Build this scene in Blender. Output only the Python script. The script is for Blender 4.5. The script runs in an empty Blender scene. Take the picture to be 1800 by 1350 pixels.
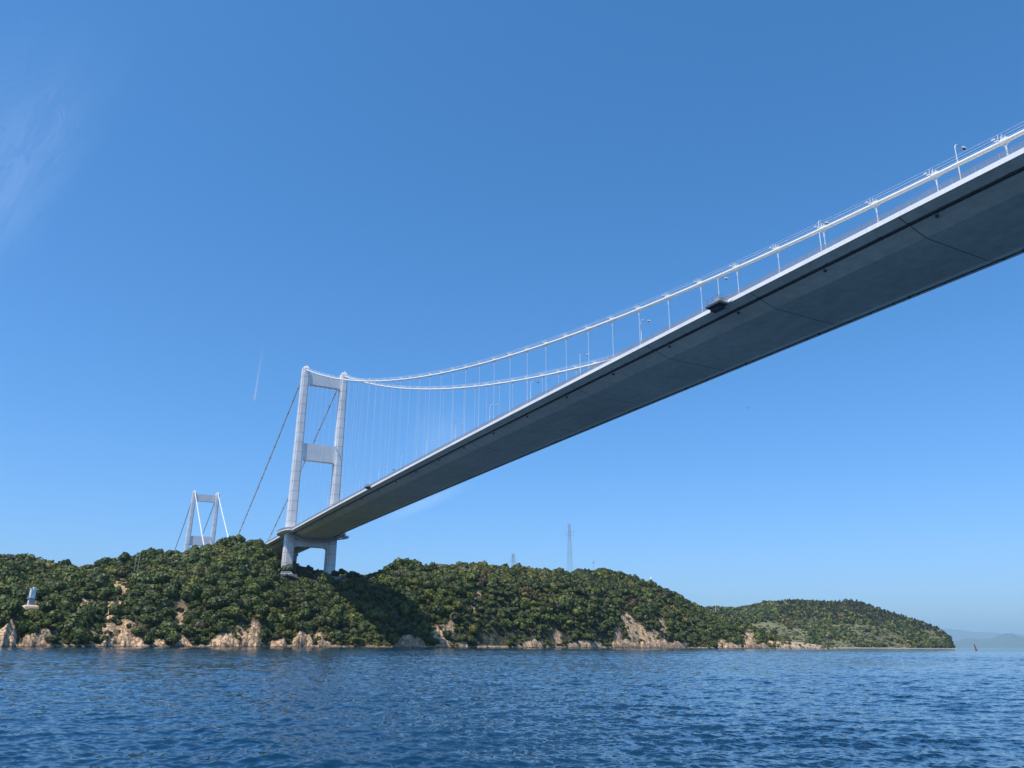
import bpy, math, random
import numpy as np
from mathutils import Matrix, Vector

random.seed(7)
rng = np.random.default_rng(11)
scene = bpy.context.scene
col = scene.collection
R = math.radians

# ------------------------------------------------------------------ camera
CAM = dict(yaw=0.49263, pitch=0.31595, roll=0.00847, x=529.05655, y=-134.486, z=2.49684, f=1396.21)
def cam_axes():
    y, p, ro = CAM['yaw'], CAM['pitch'], CAM['roll']
    f = np.array([-math.cos(y)*math.cos(p), math.sin(y)*math.cos(p), math.sin(p)])
    r = np.array([math.sin(y), math.cos(y), 0.0])
    u = np.cross(r, f)
    c, s = math.cos(ro), math.sin(ro)
    return c*r+s*u, -s*r+c*u, f
CR, CU, CF = cam_axes()
CC = np.array([CAM['x'], CAM['y'], CAM['z']])
cam_data = bpy.data.cameras.new('camera')
cam = bpy.data.objects.new('camera', cam_data)
col.objects.link(cam)
cam_data.sensor_width = 36.0
cam_data.lens = 36.0*CAM['f']/1800.0
cam_data.clip_start = 0.5
cam_data.clip_end = 120000.0
cam.matrix_world = Matrix(((CR[0], CU[0], -CF[0], CC[0]), (CR[1], CU[1], -CF[1], CC[1]),
                           (CR[2], CU[2], -CF[2], CC[2]), (0, 0, 0, 1)))
scene.camera = cam

# ------------------------------------------------------------------ sky and sun
SUN = np.array([0.28, -1.0, 2.0]); SUN /= np.linalg.norm(SUN)
elev = math.asin(SUN[2]); az = math.atan2(SUN[0], SUN[1])
world = bpy.data.worlds.new("World"); scene.world = world; world.use_nodes = True
nt = world.node_tree; nt.nodes.clear()
sky = nt.nodes.new('ShaderNodeTexSky'); sky.sky_type = 'NISHITA'; sky.sun_disc = False
sky.sun_elevation = elev; sky.sun_rotation = az
sky.altitude = 0; sky.air_density = 1.0; sky.dust_density = 1.0; sky.ozone_density = 3.0
bg = nt.nodes.new('ShaderNodeBackground'); bg.inputs['Strength'].default_value = 0.10
out = nt.nodes.new('ShaderNodeOutputWorld')

# colour response of the clear sky (deeper, more saturated blue than the raw model)
sp = nt.nodes.new('ShaderNodeSeparateColor'); cb = nt.nodes.new('ShaderNodeCombineColor')
nt.links.new(sky.outputs[0], sp.inputs[0])
for k_, (g_, a_) in enumerate(((1.25, 1.12), (0.93, 1.23), (0.97, 1.85))):
    p_ = nt.nodes.new('ShaderNodeMath'); p_.operation = 'POWER'; p_.inputs[1].default_value = g_
    m_ = nt.nodes.new('ShaderNodeMath'); m_.operation = 'MULTIPLY'; m_.inputs[1].default_value = a_*(0.1**g_)*10
    nt.links.new(sp.outputs[k_], p_.inputs[0]); nt.links.new(p_.outputs[0], m_.inputs[0]); nt.links.new(m_.outputs[0], cb.inputs[k_])
nt.links.new(cb.outputs[0], bg.inputs['Color']); nt.links.new(bg.outputs[0], out.inputs['Surface'])
sd = bpy.data.lights.new('sun', 'SUN'); sd.energy = 5.0; sd.angle = R(0.55); sd.color = (1.0, 0.93, 0.83)
sun = bpy.data.objects.new('sun', sd); col.objects.link(sun)
sun.rotation_euler = Vector(SUN).to_track_quat('Z', 'Y').to_euler(); sun.location = (0, 0, 400)
vs = scene.view_settings
vs.view_transform = 'Standard'; vs.look = 'None'; vs.exposure = 0.0; vs.gamma = 1.0; vs.use_curve_mapping = False
scene.cycles.volume_bounces = 0
scene.cycles.max_bounces = 6
scene.cycles.transparent_max_bounces = 12

# ------------------------------------------------------------------ helpers
def ray(x, y): return CF + CR*(x-900)/CAM['f'] + CU*(675-y)/CAM['f']
def at_dist(x, y, D):
    d = ray(x, y); return CC + d*D/math.hypot(d[0], d[1])
def azim(P): return np.arctan2(P[1]-CC[1], -(P[0]-CC[0]))

def tag(o, label=None, cat=None, group=None, kind=None):
    if label: o['label'] = label
    if cat: o['category'] = cat
    if group: o['group'] = group
    if kind: o['kind'] = kind
    return o
def empty(name, loc=(0, 0, 0), rz=0.0):
    o = bpy.data.objects.new(name, None); col.objects.link(o)
    o.location = loc; o.rotation_euler = (0, 0, rz); o.empty_display_size = 1.0
    return o

class MB:
    def __init__(s): s.v = []; s.f = []
    def add(s, vs_, fs_):
        b = len(s.v); s.v.extend([tuple(map(float, p)) for p in vs_]); s.f.extend([tuple(i+b for i in f) for f in fs_])
    def box(s, c, d, rz=0.0):
        c = np.array(c, float); hx, hy, hz = d[0]/2, d[1]/2, d[2]/2
        P = []
        for z in (-hz, hz):
            for x, y in ((-hx, -hy), (hx, -hy), (hx, hy), (-hx, hy)):
                P.append((c[0]+x*math.cos(rz)-y*math.sin(rz), c[1]+x*math.sin(rz)+y*math.cos(rz), c[2]+z))
        s.add(P, [(3, 2, 1, 0), (4, 5, 6, 7), (0, 1, 5, 4), (1, 2, 6, 5), (2, 3, 7, 6), (3, 0, 4, 7)])
    def tube(s, pts, r, n=8, cap=True):
        pts = [np.array(p, float) for p in pts]
        rr = r if hasattr(r, '__len__') else [r]*len(pts)
        P = []; prev = None
        for i, p in enumerate(pts):
            a = pts[min(i+1, len(pts)-1)]-pts[max(i-1, 0)]; a = a/np.linalg.norm(a)
            if prev is None:
                ref = np.array([0, 0, 1.0]) if abs(a[2]) < 0.9 else np.array([1.0, 0, 0])
                e1 = np.cross(ref, a)
            else:
                e1 = prev-a*np.dot(prev, a)
            e1 /= np.linalg.norm(e1); prev = e1; e2 = np.cross(a, e1)
            for k in range(n):
                t = 2*math.pi*k/n
                P.append(p+rr[i]*(math.cos(t)*e1+math.sin(t)*e2))
        F = []
        for i in range(len(pts)-1):
            for k in range(n):
                F.append((i*n+k, i*n+(k+1) % n, (i+1)*n+(k+1) % n, (i+1)*n+k))
        if cap:
            F.append(tuple(range(n-1, -1, -1))); F.append(tuple((len(pts)-1)*n+k for k in range(n)))
        s.add(P, F)
    def bar(s, a, b, w, h=None):   # square strut
        s.tube([a, b], (w/2)*1.414, 4)
    def loft(s, rings, closed=True, cap=True):   # rings of equal point count
        n = len(rings[0]); P = [p for r_ in rings for p in r_]; F = []
        for i in range(len(rings)-1):
            for k in range(n if closed else n-1):
                F.append((i*n+k, i*n+(k+1) % n, (i+1)*n+(k+1) % n, (i+1)*n+k))
        if cap:
            F.append(tuple(range(n-1, -1, -1))); F.append(tuple((len(rings)-1)*n+k for k in range(n)))
        s.add(P, F)
    def build(s, name, mat, parent=None, smooth=False, loc=None):
        me = bpy.data.meshes.new(name); me.from_pydata(s.v, [], s.f); me.update()
        if smooth: me.polygons.foreach_set('use_smooth', [True]*len(me.polygons))
        me.materials.append(mat)
        o = bpy.data.objects.new(name, me); col.objects.link(o)
        if parent is not None: o.parent = parent
        if loc is not None: o.location = loc
        return o

def np_mesh(name, V, F, mat, smooth=False, tint=None):
    """V (n,3), F (m,4) quads or (m,3) tris"""
    me = bpy.data.meshes.new(name); k = F.shape[1]
    me.vertices.add(len(V)); me.vertices.foreach_set('co', V.astype(np.float32).ravel())
    me.loops.add(len(F)*k); me.loops.foreach_set('vertex_index', F.astype(np.int32).ravel())
    me.polygons.add(len(F)); me.polygons.foreach_set('loop_start', (np.arange(len(F))*k).astype(np.int32))
    me.polygons.foreach_set('loop_total', np.full(len(F), k, np.int32))
    if smooth: me.polygons.foreach_set('use_smooth', np.ones(len(F), bool))
    if tint is not None:
        a = me.color_attributes.new('tint', 'FLOAT_COLOR', 'POINT')
        a.data.foreach_set('color', np.concatenate([tint, np.ones((len(V), 1))], 1).astype(np.float32).ravel())
    me.update(calc_edges=True); me.validate()
    me.materials.append(mat)
    return me
def obj_from(me, name, parent=None):
    o = bpy.data.objects.new(name, me); col.objects.link(o)
    if parent is not None: o.parent = parent
    return o

# noise
def hash2(ix, iy, seed):
    h = (ix.astype(np.int64)*374761393 + iy.astype(np.int64)*668265263 + seed*144665) & 0x7fffffff
    h = ((h ^ (h >> 13))*1274126177) & 0x7fffffff
    return ((h ^ (h >> 16)) & 0xffff)/65535.0
def vnoise(x, y, seed=0):
    x = np.asarray(x, float); y = np.asarray(y, float)
    ix = np.floor(x); iy = np.floor(y); fx = x-ix; fy = y-iy
    fx = fx*fx*(3-2*fx); fy = fy*fy*(3-2*fy)
    a = hash2(ix, iy, seed); b = hash2(ix+1, iy, seed); c = hash2(ix, iy+1, seed); d = hash2(ix+1, iy+1, seed)
    return (a*(1-fx)+b*fx)*(1-fy)+(c*(1-fx)+d*fx)*fy
def fbm(x, y, oct_=4, seed=0, ridge=False):
    s = 0; a = 1; t = 0
    for o in range(oct_):
        n = vnoise(x*2**o+o*17.3, y*2**o-o*9.1, seed+o)
        if ridge: n = 1-abs(2*n-1)
        s = s+a*n; t += a; a *= 0.5
    return s/t

# ------------------------------------------------------------------ materials
def mat(name):
    m = bpy.data.materials.new(name); m.use_nodes = True
    return m, m.node_tree, m.node_tree.nodes['Principled BSDF']
def N(nt_, t, **k):
    n = nt_.nodes.new(t)
    for a, b in k.items():
        if a in n.inputs: n.inputs[a].default_value = b
        else: setattr(n, a, b)
    return n
def paint(name, c, rough=0.5, var=0.12, scale=0.25, streak=True, metallic=0.0, bump=0.0):
    m, t, b = mat(name)
    tc = N(t, 'ShaderNodeTexCoord'); mp = N(t, 'ShaderNodeMapping')
    mp.inputs['Scale'].default_value = (1, 1, 0.12 if streak else 1)
    t.links.new(tc.outputs['Object'], mp.inputs['Vector'])
    n1 = N(t, 'ShaderNodeTexNoise', Scale=scale*4, Detail=6.0, Roughness=0.6); t.links.new(mp.outputs[0], n1.inputs['Vector'])
    n2 = N(t, 'ShaderNodeTexNoise', Scale=scale*0.3, Detail=4.0); t.links.new(tc.outputs['Object'], n2.inputs['Vector'])
    mx = N(t, 'ShaderNodeMath', operation='ADD'); t.links.new(n1.outputs['Fac'], mx.inputs[0]); t.links.new(n2.outputs['Fac'], mx.inputs[1])
    rp = N(t, 'ShaderNodeMapRange'); rp.inputs['From Min'].default_value = 0.7; rp.inputs['From Max'].default_value = 1.3
    rp.inputs['To Min'].default_value = 1-var; rp.inputs['To Max'].default_value = 1+var
    t.links.new(mx.outputs[0], rp.inputs['Value'])
    vm = N(t, 'ShaderNodeVectorMath', operation='SCALE'); vm.inputs[0].default_value = c[:3]
    t.links.new(rp.outputs[0], vm.inputs['Scale']); t.links.new(vm.outputs[0], b.inputs['Base Color'])
    b.inputs['Roughness'].default_value = rough; b.inputs['Metallic'].default_value = metallic
    if bump:
        bp = N(t, 'ShaderNodeBump', Strength=bump, Distance=0.1); t.links.new(n1.outputs['Fac'], bp.inputs['Height']); t.links.new(bp.outputs[0], b.inputs['Normal'])
    return m
M_tower = paint('tower_paint', (0.78, 0.77, 0.75), 0.42, 0.12, 0.35)
M_seam = paint('splice_paint', (0.42, 0.43, 0.46), 0.55, 0.1)
M_under = paint('girder_paint', (0.74, 0.71, 0.60), 0.6, 0.18, 0.12, streak=False)
t = M_under.node_tree; b = t.nodes['Principled BSDF']     # plate edges of the welded panels
tc = N(t, 'ShaderNodeTexCoord'); bk = N(t, 'ShaderNodeTexBrick'); t.links.new(tc.outputs['Object'], bk.inputs['Vector'])
bk.offset = 0.0; bk.inputs['Scale'].default_value = 1.0; bk.inputs['Brick Width'].default_value = 12.01; bk.inputs['Row Height'].default_value = 3.03; bk.inputs['Mortar Size'].default_value = 0.035
bk.inputs['Color1'].default_value = (1, 1, 1, 1); bk.inputs['Color2'].default_value = (0.93, 0.93, 0.93, 1); bk.inputs['Mortar'].default_value = (0.72, 0.72, 0.72, 1)
src = b.inputs['Base Color'].links[0].from_socket; mm_ = N(t, 'ShaderNodeVectorMath', operation='MULTIPLY')
t.links.new(src, mm_.inputs[0]); t.links.new(bk.outputs['Color'], mm_.inputs[1]); t.links.new(mm_.outputs[0], b.inputs['Base Color'])
M_joint = paint('girder_joint', (0.20, 0.20, 0.19), 0.6, 0.1)
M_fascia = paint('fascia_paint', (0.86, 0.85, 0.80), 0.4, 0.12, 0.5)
M_cable = paint('cable_paint', (0.82, 0.81, 0.75), 0.45, 0.05)
M_hanger = paint('hanger_paint', (0.62, 0.70, 0.76), 0.4, 0.05)
M_grey = paint('galvanised_steel', (0.42, 0.44, 0.46), 0.45, 0.15, metallic=0.3)
M_rail = paint('railing_paint', (0.34, 0.32, 0.33), 0.5, 0.1)
M_dark = paint('dark_steel', (0.05, 0.06, 0.075), 0.6, 0.2)
M_asph = paint('asphalt', (0.05, 0.05, 0.05), 0.9, 0.2)
M_conc = paint('concrete', (0.38, 0.37, 0.34), 0.85, 0.2, 0.5, bump=0.3)
M_white = paint('white_paint', (0.80, 0.80, 0.80), 0.35, 0.03)
M_glass = paint('dark_glass', (0.03, 0.04, 0.05), 0.1, 0.05)
M_tyre = paint('tyre_rubber', (0.02, 0.02, 0.02), 0.8, 0.1)
M_beacon = paint('beacon_pale_blue', (0.74, 0.82, 0.84), 0.5, 0.08, 1.0)
M_beacon2 = paint('beacon_grey', (0.34, 0.40, 0.45), 0.7, 0.08, 1.0)
M_red = paint('buoy_red', (0.32, 0.05, 0.045), 0.6, 0.2)
M_sand = paint('sand', (0.55, 0.42, 0.28), 0.95, 0.12, 0.6, streak=False, bump=0.3)
M_bark = paint('bark', (0.09, 0.065, 0.045), 0.9, 0.3, 1.0, bump=0.5)
M_bird = paint('bird_feathers', (0.10, 0.10, 0.11), 0.8, 0.2)

# leaves, tinted per tree by the mesh's colour attribute
M_leaf, t, b = mat('foliage')
at = N(t, 'ShaderNodeAttribute', attribute_name='tint'); geo = N(t, 'ShaderNodeNewGeometry')
rp = N(t, 'ShaderNodeMapRange'); rp.inputs['To Min'].default_value = 0.5; rp.inputs['To Max'].default_value = 1.7
t.links.new(geo.outputs['Random Per Island'], rp.inputs['Value'])
vm = N(t, 'ShaderNodeVectorMath', operation='SCALE'); t.links.new(at.outputs['Color'], vm.inputs[0]); t.links.new(rp.outputs[0], vm.inputs['Scale'])
t.links.new(vm.outputs[0], b.inputs['Base Color']); b.inputs['Roughness'].default_value = 0.55
b.inputs['Specular IOR Level'].default_value = 0.35
tr = N(t, 'ShaderNodeBsdfTranslucent'); t.links.new(vm.outputs[0], tr.inputs['Color'])
ms = N(t, 'ShaderNodeMixShader'); ms.inputs[0].default_value = 0.16
om = t.nodes['Material Output']
t.links.new(b.outputs[0], ms.inputs[1]); t.links.new(tr.outputs[0], ms.inputs[2]); t.links.new(ms.outputs[0], om.inputs['Surface'])

# island ground: rock on steep/low parts and where the mask says so, soil and scrub elsewhere
M_ground, t, b = mat('island_ground')
at = N(t, 'ShaderNodeAttribute', attribute_name='tint'); tc = N(t, 'ShaderNodeTexCoord')
n1 = N(t, 'ShaderNodeTexNoise', Scale=0.35, Detail=8.0, Roughness=0.65); t.links.new(tc.outputs['Object'], n1.inputs['Vector'])
vr = N(t, 'ShaderNodeTexVoronoi', Scale=0.45); vr.feature = 'DISTANCE_TO_EDGE'
mpv = N(t, 'ShaderNodeMapping'); mpv.inputs['Scale'].default_value = (1, 1, 0.45); mpv.inputs['Rotation'].default_value = (0.5, 0.3, 0)
nd = N(t, 'ShaderNodeMixRGB'); nd.inputs[0].default_value = 0.8; t.links.new(tc.outputs['Object'], mpv.inputs['Vector'])
nv = N(t, 'ShaderNodeTexNoise', Scale=0.5, Detail=4.0)
t.links.new(mpv.outputs[0], nv.inputs['Vector'])
va = N(t, 'ShaderNodeVectorMath', operation='SCALE'); va.inputs['Scale'].default_value = 3.0; t.links.new(nv.outputs['Color'], va.inputs[0])
vb = N(t, 'ShaderNodeVectorMath', operation='ADD'); t.links.new(va.outputs[0], vb.inputs[0]); t.links.new(mpv.outputs[0], vb.inputs[1])
t.links.new(vb.outputs[0], vr.inputs['Vector'])
cr = N(t, 'ShaderNodeMapRange'); cr.inputs['From Min'].default_value = 0.0; cr.inputs['From Max'].default_value = 0.10
cr.inputs['To Min'].default_value = 0.42; cr.inputs['To Max'].default_value = 1.0; t.links.new(vr.outputs['Distance'], cr.inputs['Value'])
r2 = N(t, 'ShaderNodeMapRange'); r2.inputs['From Min'].default_value = 0.3; r2.inputs['From Max'].default_value = 0.7
r2.inputs['To Min'].default_value = 0.6; r2.inputs['To Max'].default_value = 1.35; t.links.new(n1.outputs['Fac'], r2.inputs['Value'])
ml = N(t, 'ShaderNodeMath', operation='MULTIPLY'); t.links.new(cr.outputs[0], ml.inputs[0]); t.links.new(r2.outputs[0], ml.inputs[1])
vm = N(t, 'ShaderNodeVectorMath', operation='SCALE'); t.links.new(at.outputs['Color'], vm.inputs[0]); t.links.new(ml.outputs[0], vm.inputs['Scale'])
t.links.new(vm.outputs[0], b.inputs['Base Color']); b.inputs['Roughness'].default_value = 0.9
bp = N(t, 'ShaderNodeBump', Strength=0.9, Distance=0.8); t.links.new(ml.outputs[0], bp.inputs['Height']); t.links.new(bp.outputs[0], b.inputs['Normal'])

# far mountains
M_far = paint('distant_woods', (0.05, 0.075, 0.04), 0.95, 0.3, 0.004, streak=False)

# sea
M_sea, t, b = mat('sea_water')
b.inputs['Base Color'].default_value = (0.003, 0.027, 0.060, 1)
b.inputs['Roughness'].default_value = 0.05; b.inputs['IOR'].default_value = 1.333
tc = N(t, 'ShaderNodeNewGeometry')
mp = N(t, 'ShaderNodeMapping'); mp.inputs['Rotation'].default_value = (0, 0, 0.35); mp.inputs['Scale'].default_value = (1.0, 0.55, 1.0)
t.links.new(tc.outputs['Position'], mp.inputs['Vector'])
w1 = N(t, 'ShaderNodeTexNoise', Scale=7.5, Detail=2.0, Roughness=0.6); t.links.new(mp.outputs[0], w1.inputs['Vector'])
w2 = N(t, 'ShaderNodeTexNoise', Scale=1.9, Detail=3.0, Roughness=0.6); t.links.new(mp.outputs[0], w2.inputs['Vector'])
# wind patches: ruffled water here, smoother water there
wp = N(t, 'ShaderNodeTexNoise', Scale=0.02, Detail=4.0); t.links.new(tc.outputs['Position'], wp.inputs['Vector'])
wr = N(t, 'ShaderNodeMapRange'); wr.inputs['From Min'].default_value = 0.38; wr.inputs['From Max'].default_value = 0.62
wr.inputs['To Min'].default_value = 0.55; wr.inputs['To Max'].default_value = 1.15
t.links.new(wp.outputs['Fac'], wr.inputs['Value'])
acc = tc.outputs['Normal']
for w_, k_ in ((w1, 0.50), (w2, 0.62)):      # ripple slopes too small for the mesh, the same near and far
    sb = N(t, 'ShaderNodeVectorMath', operation='SUBTRACT'); t.links.new(w_.outputs['Color'], sb.inputs[0]); sb.inputs[1].default_value = (0.5, 0.5, 0.5)
    mu = N(t, 'ShaderNodeVectorMath', operation='MULTIPLY'); t.links.new(sb.outputs[0], mu.inputs[0]); mu.inputs[1].default_value = (k_, k_, 0)
    sc_ = N(t, 'ShaderNodeVectorMath', operation='SCALE'); t.links.new(mu.outputs[0], sc_.inputs[0]); t.links.new(wr.outputs[0], sc_.inputs['Scale'])
    ad_ = N(t, 'ShaderNodeVectorMath', operation='ADD'); t.links.new(acc, ad_.inputs[0]); t.links.new(sc_.outputs[0], ad_.inputs[1]); acc = ad_.outputs[0]
nm = N(t, 'ShaderNodeVectorMath', operation='NORMALIZE'); t.links.new(acc, nm.inputs[0]); t.links.new(nm.outputs[0], b.inputs['Normal'])

# ------------------------------------------------------------------ bridge profile
L = 1030.0
def u_(X): return (X-L/2)/(L/2)
def zdeck(X):
    X = np.asarray(X, float)
    z = 76.857-5.0425*u_(X)**2
    s0 = 2*5.0425/(L/2)
    return np.where(X < 0, 76.857-5.0425+s0*X, z)
def zcable(X): return 79.043+103.86*u_(X)**2
HP = 12.0109
HX = [470.347-HP*i for i in range(-5, 39)]
HX = [x for x in HX if x > 6]

# ------------------------------------------------------------------ sea surface
def build_sea():
    cx, cy = CC[0], CC[1]
    fine = np.radians(np.arange(-7, 64, 0.10))
    coarse = np.radians(np.linspace(64+3, 353-3, 90))
    ang = np.concatenate([fine, coarse])
    rr = [1.5, 3, 5, 7]
    r_ = 8.0
    while r_ < 650: rr.append(r_); r_ *= 1.0030
    while r_ < 11000: rr.append(r_); r_ *= 1.1
    rr = np.array(rr)
    A, Rr = np.meshgrid(ang, rr)
    X = cx-Rr*np.cos(A); Y = cy+Rr*np.sin(A)
    dA = np.gradient(ang); sp = np.maximum(Rr*dA[None, :], np.gradient(rr)[:, None])
    sp = np.minimum(sp, 1e3)
    Z = np.zeros_like(X); DX = np.zeros_like(X); DY = np.zeros_like(X)
    g = np.random.default_rng(5)
    patch = 0.25+1.5*np.clip(fbm(X/55.0, Y/55.0, 4, 77)-0.12, 0, 1)
    for k in range(110):
        lam = 0.25*(26 ** (g.random() ** 1.35))
        th = 2.6+g.normal()*0.75
        kx, ky = 2*math.pi/lam*math.cos(th), 2*math.pi/lam*math.sin(th)
        amp = 0.0052*lam ** 0.72*(0.5+g.random())
        if lam > 3: amp *= (3/lam) ** 0.55
        fade = np.clip((lam/sp-2.0)/1.6, 0, 1)
        ph = kx*X+ky*Y+g.random()*6.283
        Z += amp*fade*np.sin(ph)*patch
        DX += amp*fade*np.cos(ph)*math.cos(th)*0.35; DY += amp*fade*np.cos(ph)*math.sin(th)*0.35
    X = X+DX; Y = Y+DY
    nr, na = X.shape
    V = np.stack([X, Y, Z], -1).reshape(-1, 3)
    i, j = np.meshgrid(np.arange(nr-1), np.arange(na), indexing='ij')
    j2 = (j+1) % na
    F = np.stack([i*na+j, i*na+j2, (i+1)*na+j2, (i+1)*na+j], -1).reshape(-1, 4)
    V = np.concatenate([V, [[cx, cy, 0]]]); c = len(V)-1
    me = np_mesh('sea', V, F[:, ::-1], M_sea, smooth=True)
    o = obj_from(me, 'sea'); tag(o, kind='structure')
build_sea()

# ------------------------------------------------------------------ main island terrain
# knots: for picture column x, (D1,y1) front brow, (Dt,yt) terrace/second step, (D2,y2) crest
SHORE = [(-260, 300), (0, 325), (150, 345), (300, 370), (450, 395), (560, 420), (600, 430), (640, 440), (700, 445), (760, 450), (800, 465),
         (900, 505), (1000, 560), (1100, 620), (1200, 690), (1300, 760), (1400, 840), (1455, 880), (1500, 900)]
TAB = [  # x, D1, y1, Dt, yt, D2, y2  (y of canopy)
 (-260, 380, 1040, 460, 1010, 640, 985), (0, 385, 1046, 470, 1024, 640, 978), (50, 388, 1050, 470, 1024, 640, 985), (90, 400, 1040, 470, 1012, 630, 997),
 (130, 410, 1018, 450, 1003, 500, 997), (165, 420, 1012, 460, 997, 510, 989), (200, 430, 1008, 465, 991, 515, 982), (240, 435, 1003, 480, 981, 525, 973), (300, 440, 1000, 490, 978, 545, 968),
 (340, 444, 998, 495, 975, 555, 963), (375, 448, 996, 500, 970, 565, 956), (430, 455, 991, 515, 960, 580, 943), (455, 462, 989, 520, 963, 578, 943), (468, 468, 993, 525, 972, 582, 952),
 (480, 478, 1003, 530, 1003, 592, 969), (497, 490, 1013, 548, 1014, 602, 977), (515, 500, 1016, 560, 1015, 612, 987), (545, 506, 1018, 572, 1017, 620, 997),
 (575, 510, 1019, 580, 1017, 622, 1006), (600, 514, 1020, 585, 1018, 622, 1012.5), (640, 514, 1021, 570, 1019, 610, 1012), (660, 510, 1023, 550, 1018, 590, 1004), (675, 508, 1022, 540, 1010, 580, 997),
 (700, 505, 1014, 535, 997, 570, 980), (712, 505, 1012, 535, 994, 570, 975), (735, 506, 1014, 540, 1001, 580, 988), (765, 510, 1016, 555, 1002, 600, 991),
 (800, 520, 1014, 570, 997, 620, 985), (830, 530, 1014, 585, 996, 635, 984), (860, 545, 1016, 600, 999, 650, 989), (905, 570, 1018, 620, 1003, 675, 992), (960, 600, 1022, 655, 1007, 700, 997),
 (1000, 620, 1026, 670, 1011, 720, 1001), (1065, 665, 1026, 715, 1009, 765, 997), (1085, 680, 1030, 735, 1013, 782, 1001), (1110, 700, 1036, 750, 1020, 792, 1009),
 (1160, 725, 1056, 765, 1036, 802, 1024), (1200, 745, 1072, 785, 1057, 820, 1046), (1240, 765, 1092, 800, 1078, 832, 1069), (1270, 780, 1100, 812, 1086, 842, 1077),
 (1300, 795, 1110, 825, 1096, 852, 1086), (1330, 812, 1118, 838, 1110, 862, 1101), (1360, 830, 1126, 850, 1120, 872, 1114), (1385, 848, 1132, 860, 1128, 876, 1124),
 (1410, 862, 1134.5, 868, 1132, 880, 1129), (1440, 880, 1136, 884, 1135, 890, 1134), (1458, 890, 1138.8, 893, 1138.8, 897, 1139), (1500, 900, 1142, 902, 1143, 905, 1143)]
CANOPY = 5.8
def knot(ix, iy, off):
    A, Dd, Z = [], [], []
    for row in TAB:
        P = at_dist(row[0], row[iy], row[ix]); A.append(azim(P)); Dd.append(row[ix])
        cv = CANOPY if row[0] < 1340 else CANOPY*max(0.0, (1400-row[0])/60.0)
        if iy == 4 and 480 <= row[0] <= 640: cv = 1.0
        if iy == 2 and 480 <= row[0] <= 640: cv = 1.5
        Z.append(P[2]-cv*off)
    return np.array(A), np.array(Dd), np.array(Z)
K1, KT, K2 = knot(1, 2, 1), knot(3, 4, 1), knot(5, 6, 1.15)
SA = np.array([azim(at_dist(x, 1137, 400)) for x, d in SHORE]); SD = np.array([d for x, d in SHORE], float)
def shore_d(a): return np.interp(a, SA, SD)+5.0*(fbm(a*60, a*0+3.3, 4, 5)-0.5)*2+2.0*(vnoise(a*150, a*0+1.7, 9)-0.5)
# cliff height above the water by picture column
MOUND = [(-40, 25, 8), (6, 22, 8), (68, 27, 6.2), (189, 10, 4.5), (231, 27, 5.5), (279, 14, 4.2), (321, 24, 5.5), (397, 27, 7), (446, 17, 9), (490, 20, 4.5), (533, 22, 8.5), (569, 16, 5.5), (720, 30, 7), (778, 22, 5.5),
         (812, 12, 4), (940, 50, 4), (1030, 50, 4.4), (1100, 38, 5.5), (1150, 40, 6.5), (1192, 20, 4.5), (1290, 16, 6), (1330, 24, 6), (1372, 28, 3.6), (1425, 45, 3.4)]
MA = [(azim(at_dist(x, 1130, 500)), h_/1396.0*0.93, c_) for x, h_, c_ in MOUND]
def cliff(a, X, Y):
    c = np.full_like(a, 1.2); aw = a+(fbm(X/7.0, Y/7.0, 3, 15)-0.5)*0.010
    for a0, ha, h_ in MA: c = np.maximum(c, h_*np.clip(1-np.abs((aw-a0)/ha)**1.8, 0, 1)**0.8)
    return c
def terrain(X, Y):
    dx, dy = X-CC[0], Y-CC[1]
    D = np.hypot(dx, dy); a = np.arctan2(dy, -dx)
    Ds = shore_d(a)
    d1, z1 = np.interp(a, K1[0], K1[1]), np.interp(a, K1[0], K1[2])
    dt, zt = np.interp(a, KT[0], KT[1]), np.interp(a, KT[0], KT[2])
    d2, z2 = np.interp(a, K2[0], K2[1]), np.interp(a, K2[0], K2[2])
    d1 = np.maximum(d1, Ds+8); dt = np.maximum(dt, d1+2); d2 = np.maximum(d2, dt+2)
    cl = cliff(a, X, Y)*0.76*(0.7+0.6*fbm(X/9.0, Y/9.0, 3, 3)); cl = np.minimum(cl, np.maximum(z1, 0.2))
    t0 = D-Ds
    w = 2.0+cl*0.75
    z = np.where(t0 < 0, t0*0.35, 0)
    z = np.where((t0 >= 0) & (t0 < w), cl*np.clip(t0/w, 0, 1)**0.7, z)
    s = np.clip((t0-w)/(d1-Ds-w), 0, 1)
    zz = cl+(z1-cl)*(0.72*s+0.28*np.sin(s*math.pi/2))
    z = np.where((t0 >= w) & (D < d1), zz, z)
    s = np.clip((D-d1)/(dt-d1), 0, 1); z = np.where((D >= d1) & (D < dt), z1+(zt-z1)*s, z)
    s = np.clip((D-dt)/(d2-dt), 0, 1); z = np.where((D >= dt) & (D < d2), zt+(z2-zt)*np.sin(s*math.pi/2), z)
    s = D-d2; back = z2-0.0016*s*s-0.12*s; z = np.where(D >= d2, np.maximum(back, -3), z)
    # relief
    mid = np.clip(t0/25, 0, 1)*np.clip((d2-D)/25, 0, 1)*np.clip(np.abs(D-dt)/20, 0.0, 1)
    rel = (fbm(X/38.0, Y/38.0, 3, 21)-0.5)*11+(fbm(X/12.0+5, Y/12.0, 3, 31, True)-0.55)*5.0
    z = z+np.where(t0 > 0, rel*mid, 0)
    rock = (fbm(X/5.5, Y/5.5, 4, 41, True)-0.5)*np.clip(cl*0.75, 0, 4.5)+(fbm(X/2.4, Y/2.4, 3, 43, True)-0.6)*np.clip(cl*0.5, 0, 2.2)
    z = z+np.where(t0 > 0.0, rock*np.clip(t0/1.5, 0, 1)*np.clip(1.6-t0/14.0, 0, 1), 0)
    return z, D, a, t0, w, cl, d2

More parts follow.
